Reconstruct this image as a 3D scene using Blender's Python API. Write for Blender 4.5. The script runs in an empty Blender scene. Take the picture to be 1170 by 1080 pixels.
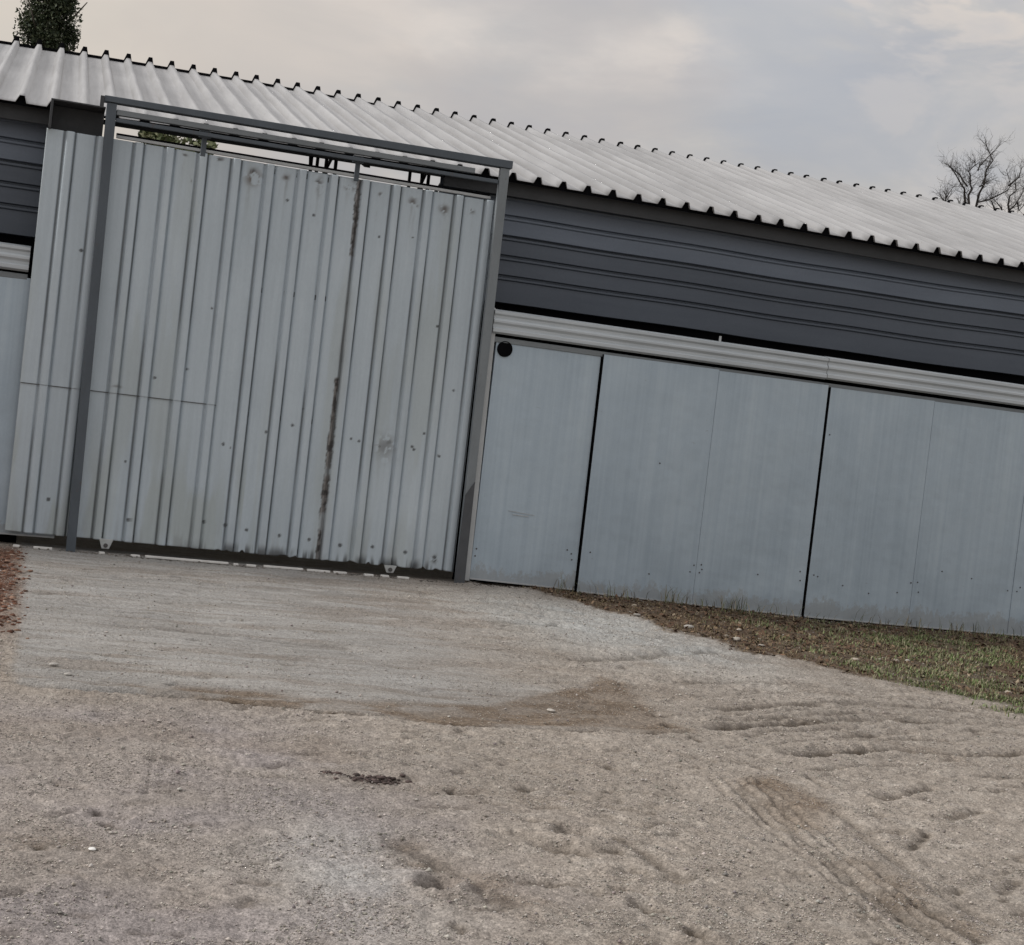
import bpy, math, random
import numpy as np
from mathutils import Vector, Matrix
random.seed(7)
SC = bpy.context.scene
COL = SC.collection
R = math.radians

# ------------------------------------------------------------ helpers
def tag(o, label=None, cat=None, group=None, kind=None):
    if label: o['label'] = label
    if cat: o['category'] = cat
    if group: o['group'] = group
    if kind: o['kind'] = kind
    return o

def empty(name, loc, label, cat, group=None):
    o = bpy.data.objects.new(name, None)
    o.empty_display_size = 0.2
    COL.objects.link(o)
    o.location = loc
    return tag(o, label, cat, group)

class MB:
    """collects shapes (world coordinates) and links them as ONE mesh object"""
    def __init__(s):
        s.v = []; s.f = []; s.m = []
    def add(s, vs, fs, mi=0):
        b = len(s.v)
        s.v += [tuple(p) for p in vs]
        s.f += [tuple(i + b for i in f) for f in fs]
        s.m += [mi] * len(fs)
        return s
    def hexa(s, c, mi=0):
        return s.add(c, [(0,3,2,1),(4,5,6,7),(0,1,5,4),(1,2,6,5),(2,3,7,6),(3,0,4,7)], mi)
    def box(s, x0, x1, y0, y1, z0, z1, mi=0):
        return s.hexa([(x0,y0,z0),(x1,y0,z0),(x1,y1,z0),(x0,y1,z0),(x0,y0,z1),(x1,y0,z1),(x1,y1,z1),(x0,y1,z1)], mi)
    def bar(s, a, b, w, h, up=(0,0,1), mi=0):
        a = Vector(a); b = Vector(b); d = (b - a).normalized()
        u = Vector(up)
        if abs(d.dot(u)) > .98: u = Vector((0,1,0))
        r = d.cross(u).normalized(); u = r.cross(d).normalized()
        c = []
        for p in (a, b):
            c += [p - r*w/2 - u*h/2, p + r*w/2 - u*h/2, p + r*w/2 + u*h/2, p - r*w/2 + u*h/2]
        return s.add(c, [(0,3,2,1),(4,5,6,7),(0,1,5,4),(1,2,6,5),(2,3,7,6),(3,0,4,7)], mi)
    def tube(s, pts, rad, n=8, mi=0, cap=True):
        pts = [Vector(p) for p in pts]
        rad = rad if hasattr(rad, '__len__') else [rad]*len(pts)
        vs = []; fs = []
        ref = None
        for i, p in enumerate(pts):
            d = (pts[min(i+1, len(pts)-1)] - pts[max(i-1, 0)]).normalized()
            if ref is None:
                ref = Vector((0,1,0)) if abs(d.y) < .9 else Vector((1,0,0))
            r = (ref - d*ref.dot(d)).normalized(); ref = r
            u = d.cross(r)
            for k in range(n):
                a = 2*math.pi*k/n
                vs.append(p + (r*math.cos(a) + u*math.sin(a))*rad[i])
        for i in range(len(pts)-1):
            for k in range(n):
                fs.append((i*n+k, i*n+(k+1)%n, (i+1)*n+(k+1)%n, (i+1)*n+k))
        if cap:
            fs.append(tuple(range(n-1,-1,-1))); fs.append(tuple((len(pts)-1)*n+k for k in range(n)))
        return s.add(vs, fs, mi)
    def extrude_x(s, prof, x0, x1, nx=1, mi=0, closed=False):
        """(y,z) profile swept along X"""
        n = len(prof); vs = []; fs = []
        for i in range(nx+1):
            x = x0 + (x1-x0)*i/nx
            vs += [(x, p[0], p[1]) for p in prof]
        for i in range(nx):
            for k in range(n if closed else n-1):
                k2 = (k+1) % n
                fs.append((i*n+k, (i+1)*n+k, (i+1)*n+k2, i*n+k2))
        if closed:
            fs.append(tuple(range(n))); fs.append(tuple(nx*n+k for k in range(n-1,-1,-1)))
        return s.add(vs, fs, mi)
    def build(s, name, mats, parent=None, smooth=False, bevel=0, solid=0):
        me = bpy.data.meshes.new(name)
        o = bpy.data.objects.new(name, me)
        off = Vector((0,0,0))
        if parent: off = parent_loc(parent)
        me.from_pydata([(v[0]-off.x, v[1]-off.y, v[2]-off.z) for v in s.v], [], s.f)
        mats = mats if isinstance(mats, (list, tuple)) else [mats]
        for m in mats: me.materials.append(m)
        if len(mats) > 1: me.polygons.foreach_set('material_index', s.m)
        if smooth: me.polygons.foreach_set('use_smooth', [True]*len(me.polygons))
        me.update()
        COL.objects.link(o)
        if parent: o.parent = parent
        if bevel:
            b = o.modifiers.new('bevel', 'BEVEL'); b.width = bevel; b.segments = 2; b.limit_method = 'ANGLE'
        if solid:
            q = o.modifiers.new('solid', 'SOLIDIFY'); q.thickness = solid; q.offset = 0
        return o

def parent_loc(p):
    l = Vector(p.location)
    while p.parent:
        p = p.parent; l += Vector(p.location)
    return l

def grid_obj(name, P, mat, parent=None, smooth=True, attrs=None, loop=True, off=None):
    """P: array (ny, nx, 3) in world coordinates"""
    ny, nx, _ = P.shape
    o3 = np.array(parent_loc(parent)) if parent else np.zeros(3)
    V = (P.reshape(-1, 3) - o3).astype(np.float32)
    idx = np.arange(ny*nx).reshape(ny, nx)
    Q = np.stack([idx[:-1,:-1], idx[:-1,1:], idx[1:,1:], idx[1:,:-1]], -1).reshape(-1, 4)
    return raw_obj(name, V, Q, mat, parent, smooth, attrs)

def raw_obj(name, V, Q, mat, parent=None, smooth=True, attrs=None):
    me = bpy.data.meshes.new(name)
    k = Q.shape[1]
    me.vertices.add(len(V)); me.vertices.foreach_set('co', np.ascontiguousarray(V, np.float32).ravel())
    me.loops.add(Q.size); me.loops.foreach_set('vertex_index', np.ascontiguousarray(Q, np.int32).ravel())
    me.polygons.add(len(Q))
    me.polygons.foreach_set('loop_start', np.arange(0, Q.size, k, dtype=np.int32))
    me.polygons.foreach_set('loop_total', np.full(len(Q), k, np.int32))
    if smooth: me.polygons.foreach_set('use_smooth', np.ones(len(Q), bool))
    me.update(); me.validate()
    for nm, A in (attrs or {}).items():
        a = me.attributes.new(nm, 'FLOAT_COLOR', 'POINT')
        B = np.ones((len(V), 4), np.float32); B[:, :A.shape[-1]] = A.reshape(len(V), -1)
        a.data.foreach_set('color', B.ravel())
    me.materials.append(mat)
    o = bpy.data.objects.new(name, me); COL.objects.link(o)
    if parent: o.parent = parent
    return o

# numpy noise
_tab = {}
def vn(x, y, seed=0):
    if seed not in _tab: _tab[seed] = np.random.RandomState(seed).rand(256, 256).astype(np.float32)
    T = _tab[seed]
    xi = np.floor(x); yi = np.floor(y)
    fx = x - xi; fy = y - yi
    fx = fx*fx*fx*(fx*(fx*6-15)+10); fy = fy*fy*fy*(fy*(fy*6-15)+10)
    xi = xi.astype(np.int64) & 255; yi = yi.astype(np.int64) & 255
    x1 = (xi+1) & 255; y1 = (yi+1) & 255
    return (T[xi,yi]*(1-fx) + T[x1,yi]*fx)*(1-fy) + (T[xi,y1]*(1-fx) + T[x1,y1]*fx)*fy
def fbm(x, y, s, seed=0, oct=4, gain=.5):
    t = 0; a = 1; n = 0
    for i in range(oct):
        t = t + a*vn(x*s, y*s, seed+i); n += a; a *= gain; s *= 2.03
    return t/n
def sm(a, b, x):
    t = np.clip((x-a)/(b-a), 0, 1); return t*t*(3-2*t)
def dpoly(x, y, pts, closed=False):
    d = np.full(x.shape, 1e9, np.float32)
    seg = list(zip(pts[:-1], pts[1:])) + ([(pts[-1], pts[0])] if closed else [])
    for (ax, ay), (bx, by) in seg:
        vx, vy = bx-ax, by-ay
        t = np.clip(((x-ax)*vx + (y-ay)*vy)/(vx*vx+vy*vy+1e-9), 0, 1)
        d = np.minimum(d, np.hypot(x-ax-t*vx, y-ay-t*vy))
    return d
def inside(x, y, pts):
    c = np.zeros(x.shape, bool)
    for (ax, ay), (bx, by) in zip(pts, pts[1:]+pts[:1]):
        if ay == by: continue
        c ^= ((ay > y) != (by > y)) & (x < (bx-ax)*(y-ay)/(by-ay) + ax)
    return c
def spoly(x, y, pts, soft):
    """soft polygon mask"""
    d = dpoly(x, y, pts, True); i = inside(x, y, pts)
    return sm(-soft, soft, np.where(i, d, -d))

# ------------------------------------------------------------ materials
class N:
    def __init__(s, name):
        s.m = bpy.data.materials.new(name); s.m.use_nodes = True
        s.t = s.m.node_tree; s.b = s.t.nodes['Principled BSDF']
        s.co = None
    def n(s, typ, **kw):
        o = s.t.nodes.new(typ)
        for k, v in kw.items(): setattr(o, k, v)
        return o
    def l(s, a, b): s.t.links.new(a, b)
    def coord(s, scale=(1,1,1)):
        if s.co is None: s.co = s.n('ShaderNodeTexCoord').outputs['Object']
        mp = s.n('ShaderNodeMapping'); mp.inputs['Scale'].default_value = scale
        s.l(s.co, mp.inputs['Vector']); return mp.outputs['Vector']
    def noise(s, scale, detail=4, sc=(1,1,1), rough=.55, dist=0):
        o = s.n('ShaderNodeTexNoise'); o.inputs['Scale'].default_value = scale
        o.inputs['Detail'].default_value = detail; o.inputs['Roughness'].default_value = rough
        o.inputs['Distortion'].default_value = dist
        s.l(s.coord(sc), o.inputs['Vector']); return o.outputs['Fac']
    def voro(s, scale, sc=(1,1,1), out='Color', feat='F1'):
        o = s.n('ShaderNodeTexVoronoi', feature=feat); o.inputs['Scale'].default_value = scale
        s.l(s.coord(sc), o.inputs['Vector']); return o.outputs[out]
    def ramp(s, fac, stops):
        o = s.n('ShaderNodeValToRGB'); e = o.color_ramp.elements
        while len(e) < len(stops): e.new(.5)
        for i, (p, c) in enumerate(stops):
            e[i].position = p
            e[i].color = (c, c, c, 1) if not hasattr(c, '__len__') else (*c, 1)
        s.l(fac, o.inputs['Fac']); return o.outputs['Color']
    def mix(s, fac, a, b, mode='MIX'):
        o = s.n('ShaderNodeMix', data_type='RGBA', blend_type=mode)
        for i, v in ((0, fac), (6, a), (7, b)):
            if isinstance(v, bpy.types.NodeSocket): s.l(v, o.inputs[i])
            elif hasattr(v, '__len__'): o.inputs[i].default_value = (*v, 1)
            else: o.inputs[i].default_value = v if i == 0 else (v, v, v, 1)
        return o.outputs[2]
    def math(s, op, a, b=0, clamp=False):
        o = s.n('ShaderNodeMath', operation=op, use_clamp=clamp)
        for i, v in ((0, a), (1, b)):
            if isinstance(v, bpy.types.NodeSocket): s.l(v, o.inputs[i])
            else: o.inputs[i].default_value = v
        return o.outputs[0]
    def attr(s, name):
        o = s.n('ShaderNodeAttribute'); o.attribute_name = name
        sp = s.n('ShaderNodeSeparateColor'); s.l(o.outputs['Color'], sp.inputs[0])
        return sp.outputs[0], sp.outputs[1], sp.outputs[2], o.outputs['Color'], o.outputs['Alpha']
    def bump(s, h, strength, dist=.01, prev=None):
        o = s.n('ShaderNodeBump'); o.inputs['Strength'].default_value = strength
        o.inputs['Distance'].default_value = dist
        s.l(h, o.inputs['Height'])
        if prev is not None: s.l(prev, o.inputs['Normal'])
        return o.outputs['Normal']
    def out(s, col=None, rough=.6, metal=0, normal=None, spec=None):
        for k, v in (('Base Color', col), ('Roughness', rough), ('Metallic', metal), ('Normal', normal)):
            if v is None: continue
            if isinstance(v, bpy.types.NodeSocket): s.l(v, s.b.inputs[k])
            elif hasattr(v, '__len__'): s.b.inputs[k].default_value = (*v, 1)
            else: s.b.inputs[k].default_value = v
        if spec is not None: s.b.inputs['Specular IOR Level'].default_value = spec
        return s.m

def mottled(name, c, rough=.55, metal=0, var=.18, scale=6, sc=(1,1,1), bump=.15, spec=None, rust=0):
    k = N(name)
    a = k.noise(scale, 5, sc); b = k.noise(scale*9, 4, sc)
    f = k.math('ADD', k.math('MULTIPLY', a, .65), k.math('MULTIPLY', b, .35))
    col = k.ramp(f, [(.3, [x*(1-var) for x in c]), (.7, [x*(1+var) for x in c])])
    if rust:
        rn = k.noise(14, 6, (1,1,.5), .65)
        col = k.mix(k.math('MULTIPLY', k.ramp(rn, [(.62, 0), (.72, 1)]), rust), col, (.11,.06,.035))
    r = k.ramp(b, [(.3, rough-.1), (.7, rough+.1)])
    return k.out(col, r, metal, k.bump(b, bump, .004), spec)

# gate sheet: weathered pale coating, stains come from a mesh attribute (dirt, rust, scuffs, painted rib groove shade)
def gate_sheet_mat():
    k = N('weathered_gate_sheet')
    rust, dark, green, _, _ = k.attr('stain_shade')
    big = k.noise(1.1, 4, (1,1,.5)); streak = k.noise(9, 5, (3,3,.12), .6); fine = k.noise(60, 4, (1,1,.5), .7)
    f = k.math('ADD', k.math('MULTIPLY', big, .45), k.math('ADD', k.math('MULTIPLY', streak, .35), k.math('MULTIPLY', fine, .2)))
    col = k.ramp(f, [(.32, (.425,.49,.54)), (.5, (.50,.57,.625)), (.68, (.585,.655,.705))])
    col = k.mix(k.math('MULTIPLY', green, .55), col, (.37,.40,.36))
    col = k.mix(rust, col, (.13,.085,.055))
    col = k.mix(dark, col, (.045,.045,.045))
    r = k.ramp(streak, [(.3, .42), (.7, .6)])
    return k.out(col, r, .12, k.bump(fine, .12, .003))

def panel_mat():
    k = N('blue_grey_panel')
    big = k.noise(.9, 4, (1,1,.7)); line = k.noise(34, 3, (1,1,.012), .6); fine = k.noise(70, 4); blot = k.noise(3.2, 5, (1,1,.6), .6)
    f = k.math('ADD', k.math('MULTIPLY', big, .38), k.math('ADD', k.math('MULTIPLY', line, .26), k.math('ADD', k.math('MULTIPLY', fine, .12), k.math('MULTIPLY', blot, .24))))
    col = k.ramp(f, [(.36, (.355,.435,.51)), (.5, (.43,.515,.59)), (.64, (.505,.59,.655))])
    # dried mud splashed up from the ground
    sp = k.n('ShaderNodeSeparateXYZ'); k.l(k.co, sp.inputs[0])
    hn = k.noise(7, 6, (1,1,.5), .7); sn = k.noise(42, 5, (1,1,.7), .75)
    edge = k.math('ADD', k.math('MULTIPLY', sp.outputs['Z'], -4.2), k.math('ADD', k.math('MULTIPLY', hn, 1.5), k.math('MULTIPLY', sn, 1.1)))
    col = k.mix(k.math('MULTIPLY', k.ramp(edge, [(.80, 0), (1.25, 1)]), .38), col, (.25,.215,.175))
    scuff = k.noise(11, 6, (1,1,2.2), .75)
    col = k.mix(k.math('MULTIPLY', k.ramp(scuff, [(.66, 0), (.71, 1)]), .35), col, (.23,.24,.245))
    pale = k.noise(15, 6, (2.2,1,1), .75)
    col = k.mix(k.math('MULTIPLY', k.ramp(pale, [(.68, 0), (.73, 1)]), .4), col, (.60,.66,.70))
    wav = k.noise(1.7, 3); dent = k.noise(4.5, 2)
    nb = k.bump(wav, .5, .03, k.bump(dent, .18, .02))
    return k.out(col, k.ramp(blot, [(.3, .34), (.7, .52)]), .2, k.bump(line, .08, .004, nb))

def roof_mat():
    k = N('pale_roof_sheet')
    rib_shade, _, _, _, _ = k.attr('rib_shade')
    big = k.noise(.5, 4); st = k.noise(8, 5, (2.6,.10,.10), .65); sp = k.noise(16, 6, (1,.4,.4), .7)
    f = k.math('ADD', k.math('MULTIPLY', big, .5), k.math('MULTIPLY', st, .5))
    col = k.ramp(f, [(.36, (.315,.315,.32)), (.5, (.395,.395,.40)), (.64, (.48,.48,.485))])
    col = k.mix(k.math('MULTIPLY', rib_shade, .6), col, (.16,.15,.14))
    col = k.mix(k.math('MULTIPLY', k.ramp(sp, [(.66, 0), (.72, 1)]), .45), col, (.2,.18,.15))
    return k.out(col, .48, .2, k.bump(big, .2, .03))

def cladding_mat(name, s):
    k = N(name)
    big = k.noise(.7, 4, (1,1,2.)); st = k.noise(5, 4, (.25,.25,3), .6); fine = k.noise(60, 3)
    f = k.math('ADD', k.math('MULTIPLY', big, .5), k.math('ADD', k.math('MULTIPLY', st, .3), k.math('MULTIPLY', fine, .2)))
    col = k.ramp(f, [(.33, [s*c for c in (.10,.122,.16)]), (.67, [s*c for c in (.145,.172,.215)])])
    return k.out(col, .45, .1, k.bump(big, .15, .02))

def cover_mat():
    k = N('pale_track_cover')
    st = k.noise(6, 5, (.3,1,20), .7); big = k.noise(.9, 3)
    f = k.math('ADD', k.math('MULTIPLY', big, .4), k.math('MULTIPLY', st, .6))
    col = k.ramp(f, [(.3, (.38,.42,.45)), (.5, (.50,.54,.57)), (.7, (.62,.655,.68))])
    return k.out(col, .45, .15, k.bump(st, .06, .004))

def ground_mat():
    k = N('gravel_yard')
    apron, dirt, earth, _, red = k.attr('zone')
    damp_shade, pale, mauve, _, grass = k.attr('tone')
    n1 = k.noise(.9, 5); n2 = k.noise(7, 5, (1,1,1), .6); n3 = k.noise(48, 5, (1,1,1), .7); n4 = k.noise(160, 3, (1,1,1), .7)
    vc = k.voro(115); vd = k.voro(115, out='Distance')
    base = k.ramp(n2, [(.3, (.285,.248,.212)), (.55, (.352,.310,.268)), (.75, (.425,.385,.34))])
    base = k.mix(mauve, base, (.315,.281,.270))
    base = k.mix(pale, base, (.41,.41,.395))
    ap = k.ramp(k.noise(3, 6, (.45,2.6,1), .65), [(.3, (.25,.232,.208)), (.5, (.335,.322,.305)), (.7, (.40,.39,.375))])
    base = k.mix(apron, base, ap)
    base = k.mix(dirt, base, k.ramp(n3, [(.3, (.135,.10,.072)), (.7, (.235,.185,.14))]))
    base = k.mix(red, base, k.ramp(n3, [(.3, (.07,.036,.024)), (.7, (.20,.11,.075))]))
    base = k.mix(earth, base, k.ramp(n3, [(.3, (.055,.038,.025)), (.5, (.11,.075,.048)), (.72, (.20,.15,.105))]))
    base = k.mix(k.math('MULTIPLY', grass, .6), base, k.ramp(n3, [(.3, (.03,.035,.015)), (.7, (.09,.095,.045))]))
    sepv = k.n('ShaderNodeSeparateColor'); k.l(vc, sepv.inputs[0])
    stone = k.ramp(sepv.outputs[0], [(0, .72), (.5, 1.0), (.9, 1.12), (1, 1.4)])
    loose = k.math('SUBTRACT', 1.0, k.math('MULTIPLY', apron, .35))
    base = k.mix(k.math('MULTIPLY', loose, .75), base, k.mix(1.0, base, stone, 'MULTIPLY'))
    grain = k.ramp(n3, [(.30, .55), (.5, 1.0), (.70, 1.3)])
    base = k.mix(.7, base, k.mix(1.0, base, grain, 'MULTIPLY'))
    spk = k.ramp(n4, [(.28, .5), (.5, 1.0), (.74, 1.5)])
    base = k.mix(.8, base, k.mix(1.0, base, spk, 'MULTIPLY'))
    base = k.mix(1.0, base, k.ramp(n1, [(.3, .84), (.7, 1.06)]), 'MULTIPLY')
    base = k.mix(k.math('MULTIPLY', damp_shade, .95), base, k.mix(1.0, base, (.26,.23,.195), 'MULTIPLY'))  # darkens ruts, holes and apron edge: painted shade along with damp
    hv = k.math('SUBTRACT', 1.0, vd)
    b1 = k.bump(hv, .35, .006)
    b2 = k.bump(n3, .55, .012, b1)
    b3 = k.bump(n4, .4, .004, b2)
    return k.out(base, .92, 0, b3, .25)

def attr_mat(name, rough=.85, extra=.25, scale=60):
    k = N(name)
    _, _, _, c, _ = k.attr('tint')
    n = k.noise(scale, 3)
    col = k.mix(1.0, c, k.ramp(n, [(.3, 1-extra), (.7, 1+extra)]), 'MULTIPLY')
    return k.out(col, rough, 0, k.bump(n, .3, .003), .3)

M = dict(
    gate=gate_sheet_mat(), panel=panel_mat(), roof=roof_mat(), clad=cladding_mat('blue_grey_cladding_dimmed', .72), clad_top=cladding_mat('blue_grey_cladding_lit', 1.15), cover=cover_mat(), ground=ground_mat(),
    frame=mottled('grey_painted_steel', (.082,.099,.118), .5, .1, .18, 7, (1,1,.4), rust=.5),
    frame_light=mottled('pale_grey_steel', (.20,.222,.238), .5, .1, .15, 7, (1,1,.4), rust=.4),
    rail=mottled('grey_track_rail', (.20,.22,.235), .45, .3, .2, 9, (.3,1,1)),
    dark=mottled('dark_fascia_sheet', (.045,.048,.053), .6, 0, .25, 4),
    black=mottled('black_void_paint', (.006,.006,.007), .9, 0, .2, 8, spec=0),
    pale=mottled('pale_metal_trim', (.46,.48,.49), .45, .15, .12, 8),
    rusty=mottled('rusty_dark_steel', (.085,.08,.08), .7, .1, .3, 12, rust=.9), shoe=mottled('dark_shoe_steel', (.075,.08,.088), .6, .1, .2, 9, rust=.3),
    zinc=mottled('zinc_bracket', (.50,.52,.52), .4, .4, .15, 20),
    inner=mottled('dull_inner_sheet', (.025,.025,.026), .7, 0, .2, 3),
    white=mottled('worn_white_rail', (.72,.71,.68), .6, 0, .15, 22),
    bark=mottled('grey_brown_bark', (.085,.072,.06), .9, 0, .3, 14, (1,1,.4), .5),
    twig=mottled('dark_twig_bark', (.035,.03,.028), .9, 0, .25, 14),
    leaf=attr_mat('leaf_tint', .6, .3, 25), stone=attr_mat('stone_tint', .9, .22, 120), blade=attr_mat('blade_tint', .7, .15, 30),
)
# features of the yard, in metres
RUTS=[
 ([(3.31, -5.63), (3.57, -5.46), (3.89, -5.28), (4.11, -5.15)],0.035,0.022,0.9),
 ([(4.24, -5.1), (4.57, -4.94), (4.95, -4.86), (5.61, -4.78)],0.03,0.018,0.6),
 ([(3.46, -6.17), (3.71, -6.03), (4.02, -5.89)],0.03,0.026,0.9),
 ([(4.02, -5.89), (4.27, -5.8), (4.57, -5.79), (5.03, -5.63)],0.025,0.018,0.8),
 ([(3.57, -5.01), (3.95, -4.81), (4.34, -4.67)],0.03,0.016,0.6),
 ([(3.68, -4.28), (4.23, -3.98), (4.73, -3.93)],0.035,0.016,0.5),
 ([(4.0, -5.58), (4.57, -5.3)],0.02,0.012,0.5),
 ([(4.55, -4.58), (5.26, -4.37), (5.8, -4.29)],0.03,0.012,0.4),
 ([(4.16, -6.42), (4.57, -6.27)],0.025,0.016,0.6),
 ([(3.42, -6.98), (3.63, -6.84), (3.83, -6.69)],0.022,0.018,0.7),
 ([(3.51, -7.28), (3.83, -7.05)],0.02,0.014,0.6),
 ([(3.11, -7.7), (3.31, -7.49)],0.015,0.014,0.6),
 ([(3.15, -8.17), (3.3, -8.05)],0.015,0.012,0.5),
 ([(3.0, -8.24), (3.12, -8.25)],0.02,0.014,0.6),
 ([(2.81, -6.93), (2.71, -7.39), (2.71, -7.67)],0.022,0.010,0.4),
 ([(2.66, -7.88), (2.62, -8.25), (2.59, -8.65)],0.035,0.012,0.5),
 ([(3.24, -6.69), (3.24, -6.96), (3.3, -7.12)],0.02,0.014,0.5),
 ([(3.08, -7.22), (2.97, -7.75), (2.91, -8.23), (2.91, -8.52)],0.03,0.014,0.4),
 ([(2.73, -8.37), (2.73, -8.54), (2.72, -8.67)],0.03,0.012,0.6),
 ([(2.47, -8.46), (2.52, -8.48)],0.015,0.012,0.6),
 ([(1.21, -7.86), (1.27, -8.01), (1.32, -8.22), (1.39, -8.45)],0.05,0.012,0.5),
 ([(1.96, -7.75), (2.01, -7.94), (2.01, -8.18)],0.03,0.015,0.6),
 ([(1.89, -8.09), (1.97, -8.18)],0.03,0.014,0.5),
 ([(2.05, -7.42), (2.14, -7.57)],0.025,0.012,0.4),
 ([(1.51, -8.22), (1.64, -8.24)],0.025,0.014,0.5),
 ([(1.67, -8.29), (1.75, -8.32)],0.02,0.012,0.5),
 ([(1.78, -8.27), (1.85, -8.32)],0.02,0.014,0.6),
 ([(1.84, -7.06), (1.91, -7.05)],0.012,0.012,0.6),
 ([(1.67, -7.25), (1.76, -7.31)],0.015,0.012,0.6),
 ([(1.73, -7.51), (1.84, -7.57)],0.018,0.012,0.5),
 ([(1.58, -7.17), (1.65, -7.16)],0.012,0.01,0.6),
 ([(1.43, -7.35), (1.56, -7.36)],0.025,0.01,0.4),
 ([(2.77, -7.14), (2.89, -7.18)],0.02,0.012,0.4),
 ([(0.07, -5.58), (0.21, -5.63), (0.5, -5.64), (0.9, -5.71)],0.018,0.014,0.8),  # apron front edge, its drop shadow painted dark
 ([(0.6, -1.49), (1.7, -1.38), (2.81, -1.58)],0.05,0.004,0.25),
 ([(0.6, -3.66), (1.18, -3.71), (1.8, -3.84)],0.03,0.006,0.4),
 ([(1.5, -3.88), (1.78, -3.94)],0.02,0.006,0.5),
 ([(3.44, -1.23), (4.35, -1.45)],0.03,0.01,0.3),
 ([(3.18, -2.32), (3.65, -2.25)],0.04,0.012,0.5),
 ([(3.28, -3.67), (4.15, -3.1), (4.59, -2.82)],0.04,0.014,0.5),
 ([(3.44, -2.88), (3.68, -3.06)],0.03,0.01,0.4),
 ([(4.28, -2.32), (4.57, -2.57)],0.03,0.012,0.5),
 ([(3.85, 0.17), (4.14, 0.13)],0.05,0.015,0.7),
]
HOLES=[ (1.24,-8.25,0.045,0.05),(1.87,-7.67,0.05,0.045),(1.76,-7.86,0.055,0.03),(1.88,-7.89,0.04,0.025),(1.79,-8.44,0.04,0.03),(1.84,-8.67,0.04,0.03),(1.62,-6.32,0.03,0.02),(2.05,-6.28,0.025,0.02),(1.57,-7.13,0.02,0.015),(3.09,-6.55,0.03,0.025),(3.06,-5.94,0.03,0.02),(2.77,-6.55,0.025,0.015),(3.29,-7.51,0.02,0.02),(0.59,-7.71,0.03,0.012),(0.36,-7.74,0.03,0.012),(0.32,-7.6,0.02,0.012),(0.5,-8.35,0.018,0.01),(0.15,-8.03,0.022,0.012),(1.21,-8.63,0.02,0.014),(2.38,-6.65,0.03,0.015),(3.02,-5.66,0.025,0.02),(2.67,-6.55,0.02,0.012) ]
TRI = [(1.4, -5.74), (1.84, -5.54), (2.45, -5.09), (2.86, -4.73), (3.22, -4.27), (3.26, -4.6), (3.07, -5.71), (2.87, -5.82), (2.42, -5.87), (1.84, -5.89)]
BAND = [(0.4, -5.37), (0.93, -5.45), (1.53, -5.47), (2.28, -5.21), (2.08, -5.88), (1.54, -5.82), (1.09, -5.75), (0.64, -5.73)]
REDP = [(2.86, -6.78), (3.07, -6.67), (3.1, -6.95), (3.09, -7.15), (2.86, -7.49), (2.75, -7.5), (2.77, -7.2)]
SMEAR = [(1.17, -7.83), (1.27, -7.8), (1.43, -8.12), (1.54, -8.44), (1.39, -8.59), (1.3, -8.3), (1.18, -8.14)]
SMEAR2 = [(1.08, -8.15), (1.22, -8.01), (1.31, -8.37), (1.2, -8.6), (1.04, -8.54)]
BAND2 = [(2.73, -7.87), (2.84, -7.91), (2.83, -8.44), (2.81, -8.67), (2.63, -8.67), (2.59, -8.46)]
MID = [(2.81, -4.08), (3.11, -3.83), (3.22, -4.27), (2.67, -5.13), (2.27, -5.25)]
EARTHL = [(3.85, 0.17), (4.23, -0.53), (4.5, -1.04), (4.64, -1.79), (4.88, -2.63), (5.21, -3.03), (5.49, -3.36), (5.74, -3.59), (5.91, -3.84), (6.05, -4.19)]
GRASSC = [(5.12, -2.82), (6.09, -2.33), (6.89, -2.01), (7.87, -1.62)]
BR1 = [[(16.66, 6.53), (16.61, 6.79), (16.55, 6.89), (16.42, 6.96), (16.28, 7.07), (16.15, 7.23)], [(16.73, 6.56), (16.66, 6.79), (16.73, 6.93), (16.76, 7.02), (16.67, 7.19), (16.63, 7.25), (16.71, 7.38), (16.72, 7.46)], [(16.87, 6.56), (16.87, 6.86), (16.85, 7.01), (16.82, 7.27), (16.85, 7.44), (16.78, 7.62), (16.67, 7.78)], [(16.82, 7.3), (16.94, 7.42), (17.11, 7.63), (17.23, 7.78)], [(16.63, 6.96), (16.51, 7.07), (16.45, 7.15), (16.34, 7.23), (16.27, 7.34)], [(16.91, 6.7), (17.12, 6.77), (17.32, 6.89), (17.49, 7.01), (17.53, 7.11), (17.44, 7.42)], [(17.53, 7.11), (17.64, 7.28), (17.7, 7.48)], [(16.9, 7.0), (16.99, 7.05), (17.07, 7.14)], [(16.95, 7.06), (16.99, 7.24)], [(16.66, 6.54), (16.49, 6.6), (16.28, 6.59)]]
BR2 = [[(17.81, 6.7), (17.75, 6.81), (17.77, 6.98), (17.86, 7.09), (17.83, 7.43)], [(17.54, 6.57), (17.45, 6.73), (17.35, 6.82)], [(17.69, 6.57), (17.65, 6.74), (17.5, 6.87)], [(17.81, 6.7), (17.94, 6.84), (18.08, 7.12), (18.1, 7.47)], [(17.98, 6.88), (18.09, 6.75), (18.28, 6.97)]]
BR3 = [[(16.07, 6.52), (16.06, 6.64), (16.07, 6.81)], [(16.06, 6.55), (15.94, 6.7)], [(16.08, 6.63), (16.15, 6.79)]]
SKY_LOC = (0,0,0)
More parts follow.
